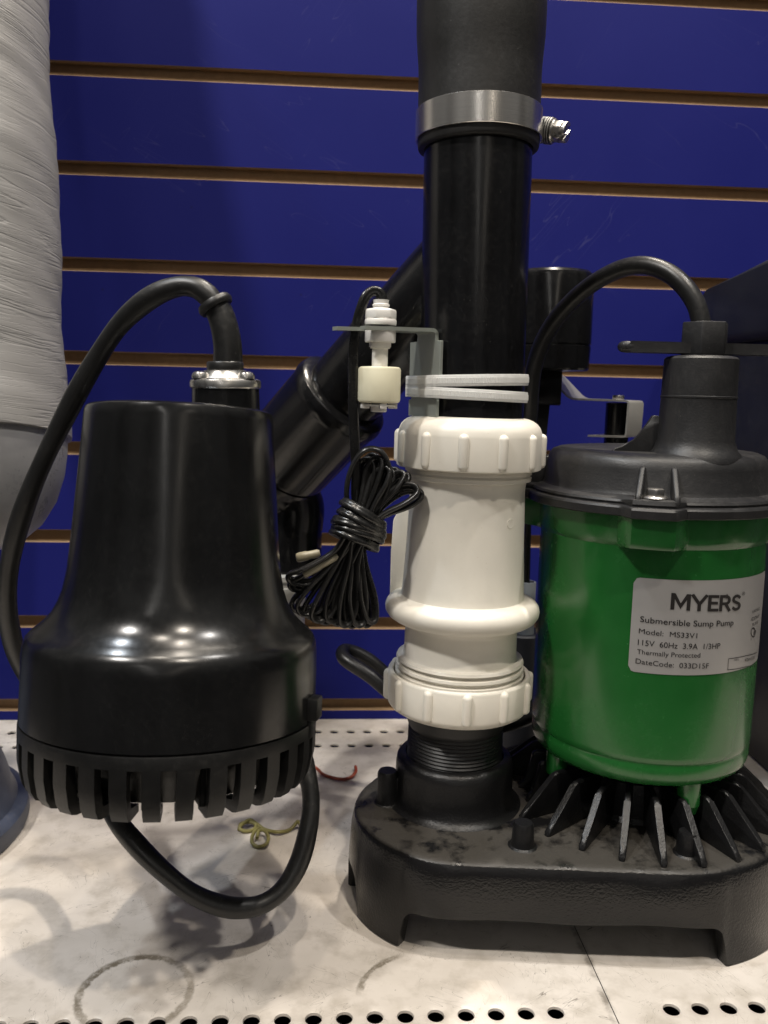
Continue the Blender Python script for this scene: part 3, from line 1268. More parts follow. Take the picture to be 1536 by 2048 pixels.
bm = bmesh.new()
lathe(bm, U([(930, 100), (930, 124), (933, 126.5), (943, 126.5), (944, 123), (948, 123), (949, 126), (956, 125), (958, 117), (964, 115.5), (975, 114.5), (1080, 117), (1178, 121.5), (1188, 123), (1192, 128), (1193, 135), (1194.5, 142), (1198, 147.5), (1204, 152), (1212, 154), (1221, 152.5), (1229, 147), (1235, 138), (1238, 127), (1241, 116), (1245, 112.5), (1252, 111.5), (1304, 112), (1307, 114), (1309, 125), (1314, 127), (1316, 120), (1321, 120), (1323, 127), (1328, 128), (1330, 121), (1335, 121), (1337, 128), (1342, 128), (1345, 123), (1360, 123), (1362, 110)]), MU, 128, cap=False)
# round gate mark
vb = obj('valve_body', bm, M['pvc_white'], valve, 34)
bm = bmesh.new()
q = at(1003, 1030, UY)
rr_ = ur(116, 1040)
ang = math.asin((1003 - 931) / 117.5)
cpos = MU @ Vector((rr_ * sin(ang), 0, us(1032)))
n_ = (MU.to_3x3() @ Vector((sin(ang), 0, 0)))
# outward direction toward the viewer side (local -Y or +Y, whichever points to -Y in the world)
yl = MU.to_3x3() @ Vector((0, 1, 0))
sg = -1 if yl.y > 0 else 1
dirw = MU.to_3x3() @ Vector((sin(ang), sg * cos(ang), 0))
cpos = MU @ Vector((rr_ * sin(ang), sg * rr_ * cos(ang), us(1032)))
lathe(bm, [(.0024, -.0003), (.0024, .00012), (.0021, .0002), (.0018, .00012), (0, .0001)], frame(cpos, dirw), 28, cap=False)
obj('gate_mark', bm, M['pvc_white'], vb)
# flat web at the left of the body
bm = bmesh.new()
wp = [(812, 1008), (797, 1020), (786, 1040), (782, 1100), (779, 1190), (800, 1205), (840, 1205), (840, 1008)]
ww = [at(x, y, .412) for x, y in wp]
a = [bm.verts.new(p) for p in ww]
b = [bm.verts.new(p + Vector((.001, .0042, 0))) for p in ww]
fs = [bm.faces.new(a), bm.faces.new(b)] + [bm.faces.new([a[k], a[(k + 1) % 8], b[(k + 1) % 8], b[k]]) for k in range(8)]
bmesh.ops.bevel(bm, geom=list({e for f in fs for e in f.edges}), offset=.0008, segments=2, affect='EDGES', profile=.5)
obj('web', bm, M['pvc_white'], vb, 40)


def nut(rows, ridge_r, y0, y1, a_off, cap_in):
    bm = bmesh.new()
    lathe(bm, U(rows), MU, 144, cap=False)
    # twelve rounded ridges
    s0, s1 = us(y0), us(y1)
    rN = ur(ridge_r, (y0 + y1) / 2)
    for k in range(12):
        a = a_off + PI2 * k / 12
        P0 = MU @ Vector((rN * sin(a), sg * rN * cos(a), s0))
        P1 = MU @ Vector((rN * sin(a), sg * rN * cos(a), s1))
        rr = .0024
        n = 8
        L = (P1 - P0).length
        pf = [(0, 0)] + [(rr * sin(pi / 2 * i / n), rr * (1 - cos(pi / 2 * i / n))) for i in range(1, n + 1)] + [(rr * cos(pi / 2 * i / n), L - rr + rr * sin(pi / 2 * i / n)) for i in range(1, n)] + [(0, L)]
        lathe(bm, pf, frame(P0, P1 - P0), 20, cap=False)
    return obj('union_nut', bm, M['pvc_white'], valve, 38)


nut([(838, 92), (834, 96), (833, 102), (833.5, 108), (835, 116), (838.5, 125), (844, 133), (851, 139), (860, 142.5), (867, 143.8), (870, 144.2), (929, 144.6), (932, 144), (934, 141), (934.5, 126), (931, 120)], 142.4, 862, 931, radians(-13.5), True)
nut([(1362, 128), (1345, 130), (1339, 132), (1337.5, 135), (1337.5, 139), (1339.5, 141.5), (1343, 142.5), (1395, 141.5), (1400, 140), (1405, 136), (1410, 128), (1414, 117), (1417, 104), (1418, 96), (1416, 92)], 140.6, 1339, 1400, radians(-2), False)

# ================================================================== WYE PIPE
wye = empty('wye_pipe', at(945, 838, UY), 'glossy black vertical pipe with a branch sloping down to the left behind the float', 'pipe')
bm = bmesh.new()
pt, pb = at(957, 255, UY), at(941.5, 850, UY)
MP = frame(pt, pb - pt)
pr_ = rad(107.2, at(955, 400, UY))
lathe(bm, [(pr_ - .003, 0), (pr_, 0), (pr_, (pb - pt).length)], MP, 128)
main = obj('main_pipe', bm, M['pvc_black'], wye, 40)
J = at(948, 505, .405)
S1 = at(695, 804, .452)
S2 = at(556, 933, .478)
ds = (S2 - J).normalized()
MB_ = frame(J, ds)
lj = lambda P: (P - J).dot(ds)
br = rad(84, at(760, 720, .44))
so = rad(103, at(640, 860, .462))
l1, l2 = lj(S1), lj(S2)
bm = bmesh.new()
lathe(bm, [(br, -.005), (br, l1 - .001), (br + .001, l1)], MB_, 96)
obj('branch', bm, M['pvc_black'], wye, 40)
bm = bmesh.new()
lathe(bm, [(br - .001, l1 - .004), (so - .0035, l1 - .004), (so - .0012, l1 - .0025), (so - .0003, l1), (so, l1 + .002), (so - .0004, l1 + .0045), (so - .0008, l1 + .006), (so - .0008, l2 - .012), (so - .001, l2 - .008), (so - .003, l2 - .007), (so - .003, l2 - .005), (so - .0022, l2 - .0045), (so - .0022, l2 - .002), (so - .0045, l2 - .0015), (so - .0045, l2 + .003), (so - .012, l2 + .006)], MB_, 96)
# moulded flat ridge along the socket
obj('socket', bm, M['pvc_black'], wye, 34)
# elbow turning down, drop pipe and adapter that carry the small pump
bm = bmesh.new()
e0 = S2 - ds * .004
e1 = at(588, 1010, .492)
e2 = at(584, 1100, .492)
tube(bm, [e0, S2 + ds * .006, S2.lerp(e1, .55) + Vector((-.003, .004, -.002)), e1, e1.lerp(e2, .5)], .0175, 10, 40)
obj('elbow', bm, M['pvc_black'], wye, 60)
bm = bmesh.new()
lathe(bm, [(.0168, -.002), (.0175, 0), (.0175, (e2 - e1).length + .014)], frame(e1 + Vector((-.001, 0, .001)), Vector((0, 0, -1))), 48)
obj('drop_pipe', bm, M['pvc_black'], wye, 40)
bm = bmesh.new()
a1 = Vector((e1.x - .009, .488, at(584, 1140, .488).z))
lathe(bm, [(.0175, 0), (.0185, .0008), (.0185, .0035), (.0172, .0045), (.0172, .0070), (.0182, .0078), (.0182, .0110), (.0165, .014), (.0160, .036), (.0130, .040)], frame(a1, Vector((0, 0, -1))), 48)
obj('adapter', bm, M['adapter'], wye, 40)
bm = bmesh.new()
k0 = a1 + Vector((0, 0, -.036))
tube(bm, [k0, k0 + Vector((-.002, -.003, -.012)), k0 + Vector((-.006, -.022, -.022)), Vector((-.062, .40, k0.z - .026)), Vector((-.065, .372, k0.z - .027))], .0135, 10, 32)
obj('inlet_elbow', bm, M['pvc_black'], wye, 60)

# ================================================================== RUBBER COUPLING AND HOSE CLAMP
ct, cb = at(965, -70, UY), at(956, 302, UY)
CD = (cb - ct).normalized()
MC = frame(ct, CD)
cs = lambda py: (at(956, py, UY) - ct).dot(CD)
crr = lambda half, py: rad(half, at(956, py, UY))
coup = empty('rubber_coupling', cb, 'matt black rubber sleeve coupling on top of the vertical pipe', 'coupling')
bm = bmesh.new()
lathe(bm, [(crr(h, y), cs(y)) for y, h in ((-70, 131), (-5, 130), (40, 129.5), (75, 128.5), (105, 126), (135, 123.5), (160, 122.5), (185, 122.4), (215, 122.0), (270, 121.4), (285, 121), (296, 120.8), (300, 119.5), (302, 117), (302, 109), (280, 107.6))], MC, 128, cap=False)
obj('sleeve', bm, M['rubber'], coup, 40)
cl_c = at(960, 232, UY)
clamp = empty('hose_clamp', cl_c, 'stainless steel worm drive hose clamp around the black rubber sleeve', 'clamp')
bm = bmesh.new()
r0 = crr(122.2, 215) + .0001
lathe(bm, [(r0, cs(225)), (r0 + .0008, cs(225)), (r0 + .0009, cs(225.5)), (r0 + .0009, cs(282)), (r0 + .0007, cs(283)), (r0, cs(283)), (r0, cs(225))], MC, 144, cap=False)
band = obj('band', bm, M['band'], clamp, 34)
# raised screw housing at the right rear and the slotted hex screw
hc = at(1090, 252, UY)
sd = (at(1136, 262, UY - .006) - at(1090, 258, UY)).normalized()
bm = bmesh.new()
Ms = frame(at(1080, 260, UY + .004), sd)
box(bm, Ms @ T(0, 0, .0005), .012, .011, .006, .0015, 3)
for i in range(3):
    lathe(bm, [(.0040, 0), (.0058, 0), (.0058, .0006), (.0040, .0006)], Ms @ T(0, 0, .0032 + i * .0011), 28)
obj('screw_housing', bm, M['steel_dull'], clamp, 40)
bm = bmesh.new()
h6 = [(.0047 * cos(PI2 * k / 6 + .5), .0047 * sin(PI2 * k / 6 + .5)) for k in range(6)]
prism(bm, h6, Ms @ T(0, 0, .0065), .0046, .0005, 2)
lathe(bm, [(.0050, .0063), (.0054, .0068), (.0050, .0074)], Ms, 28)
for sgn in (1, -1):
    half = [(.0042 * cos(a), sgn * (.0009 + .0036 * sin(a))) for a in [pi * k / 10 for k in range(11)]]
    prism(bm, half, Ms @ RZ(.45) @ T(0, 0, .0106), .0026, .0003)
obj('screw', bm, M['steel'], clamp, 34)

# ================================================================== FLOAT SWITCH ON ITS BRACKET
fs_ = empty('float_switch', at(855, 832, .375), 'small white float switch on a zinc bracket strapped to the black pipe', 'switch')
pc = at(943.8, 770, UY)
# plate: vertical, tangent to the pipe front-left
nrm = Vector((-.88, -.475, 0)).normalized()
tg = Vector((.475, -.88, 0)).normalized()
con = Vector((pc.x, pc.y, 0)) + nrm * (pr_ + .0011)
zP = lambda py: at(860, py, .375).z
# where along the tangent do the photo's plate edges fall?
def solve_t(px, py):
    lo, hi = -.06, .06
    d = ray(px, py)
    # intersect ray with the vertical plane through con with normal nrm
    t = (con - CAM).dot(nrm) / d.dot(nrm) if abs((Vector((con.x, con.y, 0)) - CAM).dot(nrm)) > 0 else 1
    t = (Vector((con.x, con.y, CAM.z)) - CAM).dot(nrm) / d.dot(nrm)
    p = CAM + d * t
    return (p - con).dot(tg), p.z
tl_, zt_ = solve_t(823, 690)
tr_, _ = solve_t(884, 690)
tm_, zlow = solve_t(855, 833)
_, zneck = solve_t(855, 683)
_, zw1 = solve_t(855, 770)
_, zw2 = solve_t(855, 800)
n0_, _ = solve_t(838, 675)
n1_, _ = solve_t(874, 675)
_, zarm = solve_t(860, 658)
Mp = Matrix((tg, Vector((0, 0, 1)), nrm)).transposed().to_4x4()
Mp.translation = Vector((con.x, con.y, 0))
bm = bmesh.new()
ins = (tr_ - tl_) * .09
poly = [(tl_, zlow), (tr_ - ins * .8, zlow), (tr_ - ins * .8, zw2), (tr_ - ins, zw2), (tr_ - ins, zw1), (tr_, zw1), (tr_, zneck), (n1_, zneck), (n1_, zarm - .0015), (n0_, zarm - .0015), (n0_, zneck), (tl_, zneck), (tl_, zw1), (tl_ + ins, zw1), (tl_ + ins, zw2), (tl_, zw2)]
prism(bm, poly, Mp @ T(0, 0, -.0008), .0016, .0002, 1)
# bend and arm reaching forward-left from the neck
arm_len = None
path = [(0, zarm - .0022)] + [(.003 * (1 - cos(a)), zarm - .003 + .003 * sin(a)) for a in [pi / 2 * k / 6 for k in range(7)]]
# arm outline in plan: (along normal, along tangent)
w0, w1 = n0_, n1_
Mx = Matrix((nrm, tg, Vector((0, 0, 1)))).transposed().to_4x4()
# cross of handedness: nrm x tg must be +-Z; use explicit vertices
def P3(a, t, z):
    v = Vector((con.x, con.y, 0)) + nrm * a + tg * t
    return Vector((v.x, v.y, z - .028 * a))
rings = []
for a_, z_ in path:
    rings.append((a_, z_))
th = .0016
top = rings
secs = []
for i, (a_, z_) in enumerate(path):
    if i == 0:
        dn = (1, 0)
    else:
        k = (i - 1) / 6 * pi / 2
        dn = (cos(k), -sin(k))
    secs.append([P3(a_ - .0008, w0, z_), P3(a_ - .0008, w1, z_), P3(a_ - .0008 + dn[0] * th, w1, z_ + dn[1] * th), P3(a_ - .0008 + dn[0] * th, w0, z_ + dn[1] * th)])
vs = [[bm.verts.new(p) for p in s] for s in secs]
for a, b in zip(vs, vs[1:]):
    for k in range(4):
        bm.faces.new([a[k], a[(k + 1) % 4], b[(k + 1) % 4], b[k]])
bm.faces.new(vs[0])
# flat arm with a forked end, its tip at photo x = 679
lo, hi = .02, .09
for _ in range(40):
    arm_len = (lo + hi) / 2
    q = ROT.transposed() @ (P3(arm_len, (w0 + w1) / 2, zarm) - CAM)
    lo, hi = (arm_len, hi) if 768 + FPX * q.x / -q.z > 681 else (lo, arm_len)
wm_ = (w0 + w1) / 2
hwid = (w1 - w0) / 2
arm = [(.002, -hwid), (arm_len, -hwid), (arm_len, -hwid * .38), (arm_len - .014, -hwid * .38), (arm_len - .014, hwid * .38), (arm_len - .008, hwid * .38), (arm_len - .008, hwid), (.002, hwid)]
za = zarm
va = [bm.verts.new(P3(a_, wm_ + t_, za)) for a_, t_ in arm]
vb_ = [bm.verts.new(P3(a_, wm_ + t_, za - th)) for a_, t_ in arm]
bm.faces.new(va)
bm.faces.new(vb_)
for k in range(8):
    bm.faces.new([va[k], va[(k + 1) % 8], vb_[(k + 1) % 8], vb_[k]])
obj('bracket', bm, M['zinc'], fs_, 30)
# switch axis: where the arm passes photo x = 761
lo, hi = .005, arm_len
for _ in range(40):
    mid = (lo + hi) / 2
    p = P3(mid, wm_, za)
    q = ROT.transposed() @ (p - CAM)
    x = 768 + FPX * q.x / -q.z
    if x > 761:
        lo = mid
    else:
        hi = mid
FP = P3(lo, wm_, za)
fz = lambda py: at(761, py, FP.y).z
fr_ = lambda half: rad(half, FP)
MF = T(FP.x, FP.y, 0)
bm = bmesh.new()
rows = [(fr_(15), za)]
z = za + .002
zt2 = fz(600)
while z < zt2 - .0012:
    rows += [(fr_(17.5), z), (fr_(17.5), z + .0005), (fr_(15), z + .0009), (fr_(15), z + .0012)]
    z += .0016
rows += [(fr_(16), zt2), (0, zt2)]
lathe(bm, rows, MF, 40, cap=False)
lathe(bm, [(fr_(31), za - th - .0001), (fr_(31), fz(683)), (fr_(30), fz(685)), (fr_(22), fz(685)), (fr_(22), fz(694)), (fr_(20), fz(694.5)), (fr_(20), fz(697)), (fr_(16), fz(697.5)), (fr_(16), fz(823)), (fr_(14), fz(824)), (0, fz(824))], MF, 48, cap=False)
obj('stem', bm, M['nylon'], fs_, 34)
bm = bmesh.new()
hxr = fr_(31) / .93
prism(bm, [(hxr * cos(PI2 * k / 6 + .12), hxr * sin(PI2 * k / 6 + .12)) for k in range(6)], MF @ T(0, 0, za + .0022), fz(618) - za - .0022, .0012, 3)
lathe(bm, [(fr_(31), za + .0002), (fr_(32), za + .0008), (fr_(32), za + .0022), (fr_(31), za + .0026)], MF, 48)
obj('lock_nut', bm, M['nylon'], fs_, 30)
bm = bmesh.new()
rF = fr_(43)
lathe(bm, [(rF - .001, fz(734)), (rF - .0003, fz(736)), (rF, fz(740)), (rF, fz(799)), (rF - .0003, fz(803)), (rF - .0012, fz(806)), (fr_(17), fz(806)), (fr_(17), fz(734)), (rF - .001, fz(734))], MF, 56, cap=False)
obj('float', bm, M['float'], fs_, 34)
bm = bmesh.new()
lathe(bm, [(fr_(16), fz(809)), (fr_(33), fz(809)), (fr_(33), fz(813)), (fr_(16), fz(813))], MF, 24)
for a in range(4):
    box(bm, MF @ RZ(a * pi / 2 + .2) @ T(fr_(29), 0, fz(812)), fr_(16), fr_(14), fz(807) - fz(817), .0002)
obj('retaining_clip', bm, M['nylon'], fs_, 30)

# twin lead wire: out of the top, over, down to a bundle
TWIN = []
for k in range(24):
    a = PI2 * k / 24
    c = cos(a)
    TWIN.append((c * 1.75, sin(a) * (1.0 if abs(c) > .35 else .70 + .86 * abs(c))))
bm = bmesh.new()
wr_ = .00128
fy = FP.y
wp_ = [(763, 606, fy), (764, 596, fy), (757, 584, fy), (744, 583, fy), (731, 595, fy - .001), (721, 620, fy - .001), (713, 652, fy), (707, 700, fy + .001), (706, 760, fy + .001), (707, 820, fy + .002), (709, 880, fy + .003), (712, 940, fy + .006), (712, 990, fy + .008), (718, 1040, fy + .008)]
tube(bm, [at(*p) for p in wp_], wr_, 8, sect=TWIN, ref=Vector((1, 0, 0)))
wire = obj('lead_wire', bm, M['wire'], fs_, 70)
bm = bmesh.new()
by = fy + .006
W0 = (718, 1052)
ups = [(736, 915, 16, 0), (748, 908, 15, .003), (757, 914, 14, -.003), (765, 922, 14, .002), (772, 934, 14, -.004), (781, 940, 13, .001), (792, 938, 13, .005), (803, 944, 12, -.002), (812, 948, 13, .003), (829, 972, 17, -.004), (838, 982, 16, -.001)]
for tx, ty, hwd, dy in ups:
    dx, dyy = tx - W0[0], ty - W0[1]
    ln = sqrt(dx * dx + dyy * dyy)
    nx_, ny_ = -dyy / ln, dx / ln
    y = by + dy
    j = lambda s: rnd.uniform(-s, s)
    c = [(W0[0] + nx_ * 3 + j(22), W0[1] + 24, y), (W0[0] + dx * .35 + nx_ * hwd * .55 + j(3), W0[1] + dyy * .35 + ny_ * hwd * .55, y + .001), (W0[0] + dx * .75 + nx_ * hwd + j(2), W0[1] + dyy * .75 + ny_ * hwd, y - .001), (tx + nx_ * hwd * .5, ty + 6 + ny_ * hwd * .5, y), (tx - nx_ * hwd * .6, ty + 8 - ny_ * hwd * .6, y + .002), (W0[0] + dx * .75 - nx_ * hwd, W0[1] + dyy * .75 - ny_ * hwd, y + .003), (W0[0] + dx * .35 - nx_ * hwd * .5, W0[1] + dyy * .35 - ny_ * hwd * .5, y + .002), (W0[0] - nx_ * 3 + j(22), W0[1] + 22, y + .001)]
    tube(bm, [at(*p) for p in c], wr_, 7, sect=TWIN, ref=Vector((0, 1, 0)))
# the one wide loop
tube(bm, [at(*p) for p in [(700, 1045, by), (693, 985, by - .002), (702, 940, by - .003), (722, 906, by - .004), (746, 897, by - .004), (768, 910, by - .004), (780, 945, by - .003), (772, 985, by - .002), (750, 1030, by)]], wr_, 9, sect=TWIN, ref=Vector((0, 1, 0)))
W1 = (712, 1075)
dns = [(583, 1158, 15, -.004), (586, 1172, 13, -.001), (592, 1215, 20, .003), (604, 1222, 22, -.002), (618, 1228, 22, .001), (633, 1236, 20, -.003), (648, 1240, 18, .003), (661, 1238, 18, -.001), (674, 1243, 16, .002), (688, 1246, 16, -.003), (702, 1247, 15, .001), (717, 1246, 15, -.002), (731, 1246, 14, .003), (742, 1240, 13, 0)]
for tx, ty, hwd, dy in dns:
    dx, dyy = tx - W1[0], ty - W1[1]
    ln = sqrt(dx * dx + dyy * dyy)
    nx_, ny_ = -dyy / ln, dx / ln
    y = by + dy
    j = lambda s: rnd.uniform(-s, s)
    sag = 14 * max(0, -dx) / 130
    c = [(W1[0] + nx_ * 3 + j(20), W1[1] - 26, y), (W1[0] + dx * .3 + nx_ * hwd * .5 + j(4), W1[1] + dyy * .3 + ny_ * hwd * .5 + sag * .5, y + .001), (W1[0] + dx * .72 + nx_ * hwd + j(3), W1[1] + dyy * .72 + ny_ * hwd + sag, y - .001), (tx + nx_ * hwd * .55, ty - 2 + ny_ * hwd * .55, y), (tx - nx_ * hwd * .55, ty - 2 - ny_ * hwd * .55, y + .002), (W1[0] + dx * .72 - nx_ * hwd + j(3), W1[1] + dyy * .72 - ny_ * hwd + sag, y + .003), (W1[0] + dx * .3 - nx_ * hwd * .5, W1[1] + dyy * .3 - ny_ * hwd * .5 + sag * .5, y + .002), (W1[0] - nx_ * 3 + j(20), W1[1] - 22, y + .001)]
    tube(bm, [at(*p) for p in c], wr_, 7, sect=TWIN, ref=Vector((0, 1, 0)))
# wrap coils
pxm = depth(at(720, 1060, by)) / FPX
for i in range(5):
    cx, cy = 726 - i * 3.5 + rnd.uniform(-4, 4), 1030 + i * 12.5 + rnd.uniform(-3, 3)
    pts = []
    hw_ = 52 - abs(i - 2) * 2
    tl = .42 + rnd.uniform(-.16, .16)
    for k in range(14):
        a = PI2 * k / 14
        x = cx + hw_ * cos(a) * cos(tl) + 4 * sin(a)
        y_ = cy + hw_ * cos(a) * sin(tl) + 5 * sin(a)
        pts.append(at(x, y_, by + .0005 + .0105 * sin(a)))
    tube(bm, pts, wr_ * 1.02, 6, closed=True, sect=TWIN, ref=Vector((0, 0, 1)))
obj('wire_bundle', bm, M['wire'], wire, 70)
for (xa, ya), (xb, yb), r, dy in (((606, 1150), (676, 1112), 8.5, -.0025), ((592, 1116), (640, 1106), 10, .006)):
    bm = bmesh.new()
    A_, B_ = at(xa, ya, by + dy), at(xb, yb, by + dy)
    R_ = r * pxm
    L2 = (B_ - A_).length
    lathe(bm, [(R_ * .55, 0), (R_ * .9, .0004), (R_, .0015), (R_, L2 * .45), (R_ * .86, L2 * .5), (R_ * .86, L2 - .001), (R_ * .6, L2)], frame(A_, B_ - A_), 28)
    obj('wire_connector', bm, M['clear'], wire, 40)


# cable ties around plate and pipe
def cable_tie(yl, yr, label, wpx):
    root = empty('cable_tie', at(950, (yl + yr) / 2, UY), label, 'cable tie', 'cable ties strapping the bracket')
    # closed loop in plan: convex hull of pipe circle and plate edges
    pts2 = []
    pcx = pc.x - .0002
    for k in range(120):
        a = PI2 * k / 120
        pts2.append(Vector((pcx + (pr_ + .0009) * cos(a), pc.y + (pr_ + .0009) * sin(a))))
    for t_ in (tl_ + ins - .001, tr_ - ins + .001):
        for a_ in (-.0005, .0022):
            v = con + nrm * a_ + tg * t_
            pts2.append(Vector((v.x, v.y)))
    # convex hull (monotone chain)
    P = sorted({(round(p.x, 7), round(p.y, 7)) for p in pts2})
    crs = lambda o, a, b: (a[0] - o[0]) * (b[1] - o[1]) - (a[1] - o[1]) * (b[0] - o[0])
    lo_, up_ = [], []
    for p in P:
        while len(lo_) > 1 and crs(lo_[-2], lo_[-1], p) <= 0:
            lo_.pop()
        lo_.append(p)
    for p in reversed(P):
        while len(up_) > 1 and crs(up_[-2], up_[-1], p) <= 0:
            up_.pop()
        up_.append(p)
    H = lo_[:-1] + up_[:-1]
    # resample
    D = [0]
    for i in range(len(H)):
        a, b = H[i], H[(i + 1) % len(H)]
        D.append(D[-1] + math.hypot(b[0] - a[0], b[1] - a[1]))
    NT_ = 420
    Q = []
    i = 0
    for k in range(NT_):
        s = D[-1] * k / NT_
        while D[i + 1] < s:
            i += 1
        f = (s - D[i]) / max(1e-9, D[i + 1] - D[i])
        a, b = H[i], H[(i + 1) % len(H)]
        Q.append((a[0] + (b[0] - a[0]) * f, a[1] + (b[1] - a[1]) * f))
    zA = at(850, yl, UY - .02).z
    zB = at(1045, yr, UY - .01).z
    xA, xB = at(850, yl, UY - .02).x, at(1045, yr, UY - .01).x
    hh = wpx / 2 * depth(at(950, 770, UY - .02)) / FPX
    bm = bmesh.new()
    rg = []
    for k, (x, y) in enumerate(Q):
        a, b = Q[k - 1], Q[(k + 1) % NT_]
        nx_, ny_ = (b[1] - a[1]), -(b[0] - a[0])
        l = math.hypot(nx_, ny_)
        nx_, ny_ = nx_ / l, ny_ / l
        t = (x - xA) / (xB - xA)
        zc = zA + (zB - zA) * min(1.1, max(-.1, t))
        o = .0011 + (.00022 if k % 2 else 0)
        prof = [(0, -hh), (.0009, -hh), (.0011, -hh + .0005), (.0011, -hh * .55), (o, -hh * .5), (o, hh * .5), (.0011, hh * .55), (.0011, hh - .0005), (.0009, hh), (0, hh)]
        rg.append([bm.verts.new((x + nx_ * d, y + ny_ * d, zc + h)) for d, h in prof])
    for k in range(NT_):
        a, b = rg[k], rg[(k + 1) % NT_]
        for q in range(len(a) - 1):
            bm.faces.new([a[q], a[q + 1], b[q + 1], b[q]])
    s = obj('strap', bm, M['tie'], root, 30)
    return root


cable_tie(762, 760, 'upper white nylon cable tie around the zinc bracket and black pipe', 23)
cable_tie(784, 795, 'lower tilted white nylon cable tie around the bracket and pipe', 22)

# ================================================================== SMALL BLACK PUMP AT THE LEFT
SY = .34
TILT = .098                      # it hangs with its foot swung a little towards the viewer
rows = [(819, 359, 150), (818, 359, 172), (819.5, 359, 181), (823, 359, 186.5), (830, 358.5, 189.5), (842, 358, 190.5), (930, 354.5, 197), (1020, 351.5, 204), (1092, 348.5, 210), (1140, 346.5, 215), (1175, 345, 222), (1200, 344, 231), (1220, 342.5, 242), (1236, 341.5, 256), (1248, 340.5, 270), (1257, 339.5, 282), (1266, 339, 290), (1276, 338.5, 294.5), (1290, 338, 296.5), (1300, 337.5, 297), (1419, 332.5, 299)]
tiltY = lambda y: SY + .0085 - TILT * .137 * (y - 818) / 604
MS, PS = pxprof(rows, tiltY)
SDir = MS.to_3x3() @ Vector((0, 0, 1))
small = empty('backup_pump', MS @ Vector((0, 0, PS[-1][1])), 'small bell shaped black pump with slotted bottom grille hanging above the shelf', 'pump')
bm = bmesh.new()
lathe(bm, [(0, PS[0][1])] + PS, MS, 160, cap=False)
shell = obj('bell_housing', bm, M['gloss'], small, 30)
sS = lambda py: (at(332, py, tiltY(py)) - MS.translation).dot(SDir)
RS = PS[-1][0]
s0 = PS[-1][1]
sy_sign = -1 if (MS.to_3x3() @ Vector((0, 1, 0))).y > 0 else 1
bm = bmesh.new()
sb = sS(1541)
lathe(bm, [(RS - .004, s0 - .001), (RS - .0016, s0 - .0002), (RS - .0016, s0 + .0008), (RS + .0001, s0 + .0009), (RS + .0003, s0 + .0015), (RS + .0003, sS(1446)), (RS - .004, sS(1446)), (RS - .004, s0)], MS, 160, cap=False)
NTH = 32
sl0 = sS(1446)
for k in range(NTH):
    a = PI2 * (k + .32) / NTH
    aw = PI2 / NTH * .27
    seg = []
    for da in (-aw, 0, aw):
        c, s = sin(a + da), sy_sign * cos(a + da)
        col = [(RS + .0003, sl0 - .0004), (RS + .0002, sb - .0115), (RS - .0012, sb - .0040), (RS - .0030, sb - .0008), (RS - .0055, sb), (RS - .0150, sb), (RS - .0150, sb - .003), (RS - .0060, sb - .0045), (RS - .0042, sb - .0125), (RS - .0040, sl0 - .0004)]
        seg.append([bm.verts.new(MS @ Vector((r * c, r * s, z))) for r, z in col])
    n = len(seg[0])
    for A_, B_ in zip(seg, seg[1:]):
        for q in range(n):
            bm.faces.new([A_[q], A_[(q + 1) % n], B_[(q + 1) % n], B_[q]])
    bm.faces.new(seg[0])
    bm.faces.new(seg[-1])
obj('intake_grille', bm, M['grille'], small, 34)
bm = bmesh.new()
lathe(bm, [(0, s0 + .001), (RS - .006, s0 + .001), (RS - .0075, s0 + .010), (RS - .0105, sb - .012), (RS - .014, sb - .0035), (0, sb - .0035)], MS, 72, cap=False)
for k in range(16):
    a = PI2 * k / 16
    Mv = MS @ RZ(a) @ T(RS - .013, 0, (s0 + sb) / 2 + .002)
    box(bm, Mv, .012, .0022, (sb - s0) * .6, .0004, 1)
obj('volute', bm, M['grille'], small, 34)
# side clip
bm = bmesh.new()
ca = radians(76)
Mc = MS @ T(RS * sin(ca), sy_sign * RS * cos(ca), sS(1392)) @ RZ(atan2(sy_sign * cos(ca), sin(ca)))
box(bm, Mc @ T(.0008, 0, 0), .0055, .0085, .0090, .0008, 2)
box(bm, Mc @ T(-.0005, 0, .0075), .0030, .0060, .0085, .0005, 2)
obj('side_clip', bm, M['grille'], small, 34)
# gate dot on the dome is left plain; outlet neck, flange, screws
nb, ntp = at(452, 826, .345), at(450.5, 738, .345)
MN = frame(nb, ntp - nb)
nl = lambda py: (at(451, py, .345) - nb).dot((ntp - nb).normalized())
nr_ = lambda h: rad(h, nb)
bm = bmesh.new()
lathe(bm, [(nr_(67.5), -.003), (nr_(67), nl(812)), (nr_(66), nl(776))], MN, 64)
neck = obj('cable_neck', bm, M['gloss'], small, 34)
bm = bmesh.new()
lathe(bm, [(nr_(62), nl(778)), (nr_(68), nl(777)), (nr_(70), nl(774)), (nr_(70), nl(764)), (nr_(68), nl(760)), (nr_(62), nl(758)), (nr_(52), nl(756.5)), (nr_(48), nl(752)), (nr_(44), nl(742)), (nr_(36), nl(740))], MN, 72)
fl = obj('flange', bm, M['steel'], neck, 30)
for a in (radians(215), radians(325), radians(90)):
    bm = bmesh.new()
    c_ = (cos(a) * nr_(54), sin(a) * nr_(54))
    lathe(bm, [(nr_(17), nl(758)), (nr_(17), nl(752)), (nr_(14), nl(746)), (nr_(7), nl(743)), (0, nl(742.5))], MN @ T(c_[0], c_[1], 0), 28, cap=False)
    obj('screw', bm, M['steel'], fl)
bm = bmesh.new()
lathe(bm, [(nr_(35), nl(744)), (nr_(36), nl(741)), (nr_(36), nl(726)), (nr_(34), nl(723.5)), (nr_(28), nl(723))], MN, 48)
sp = [(456, 735, .345), (456, 720, .345), (455, 690, .3452), (449, 655, .3455), (439, 625, .346), (424, 600, .3465)]
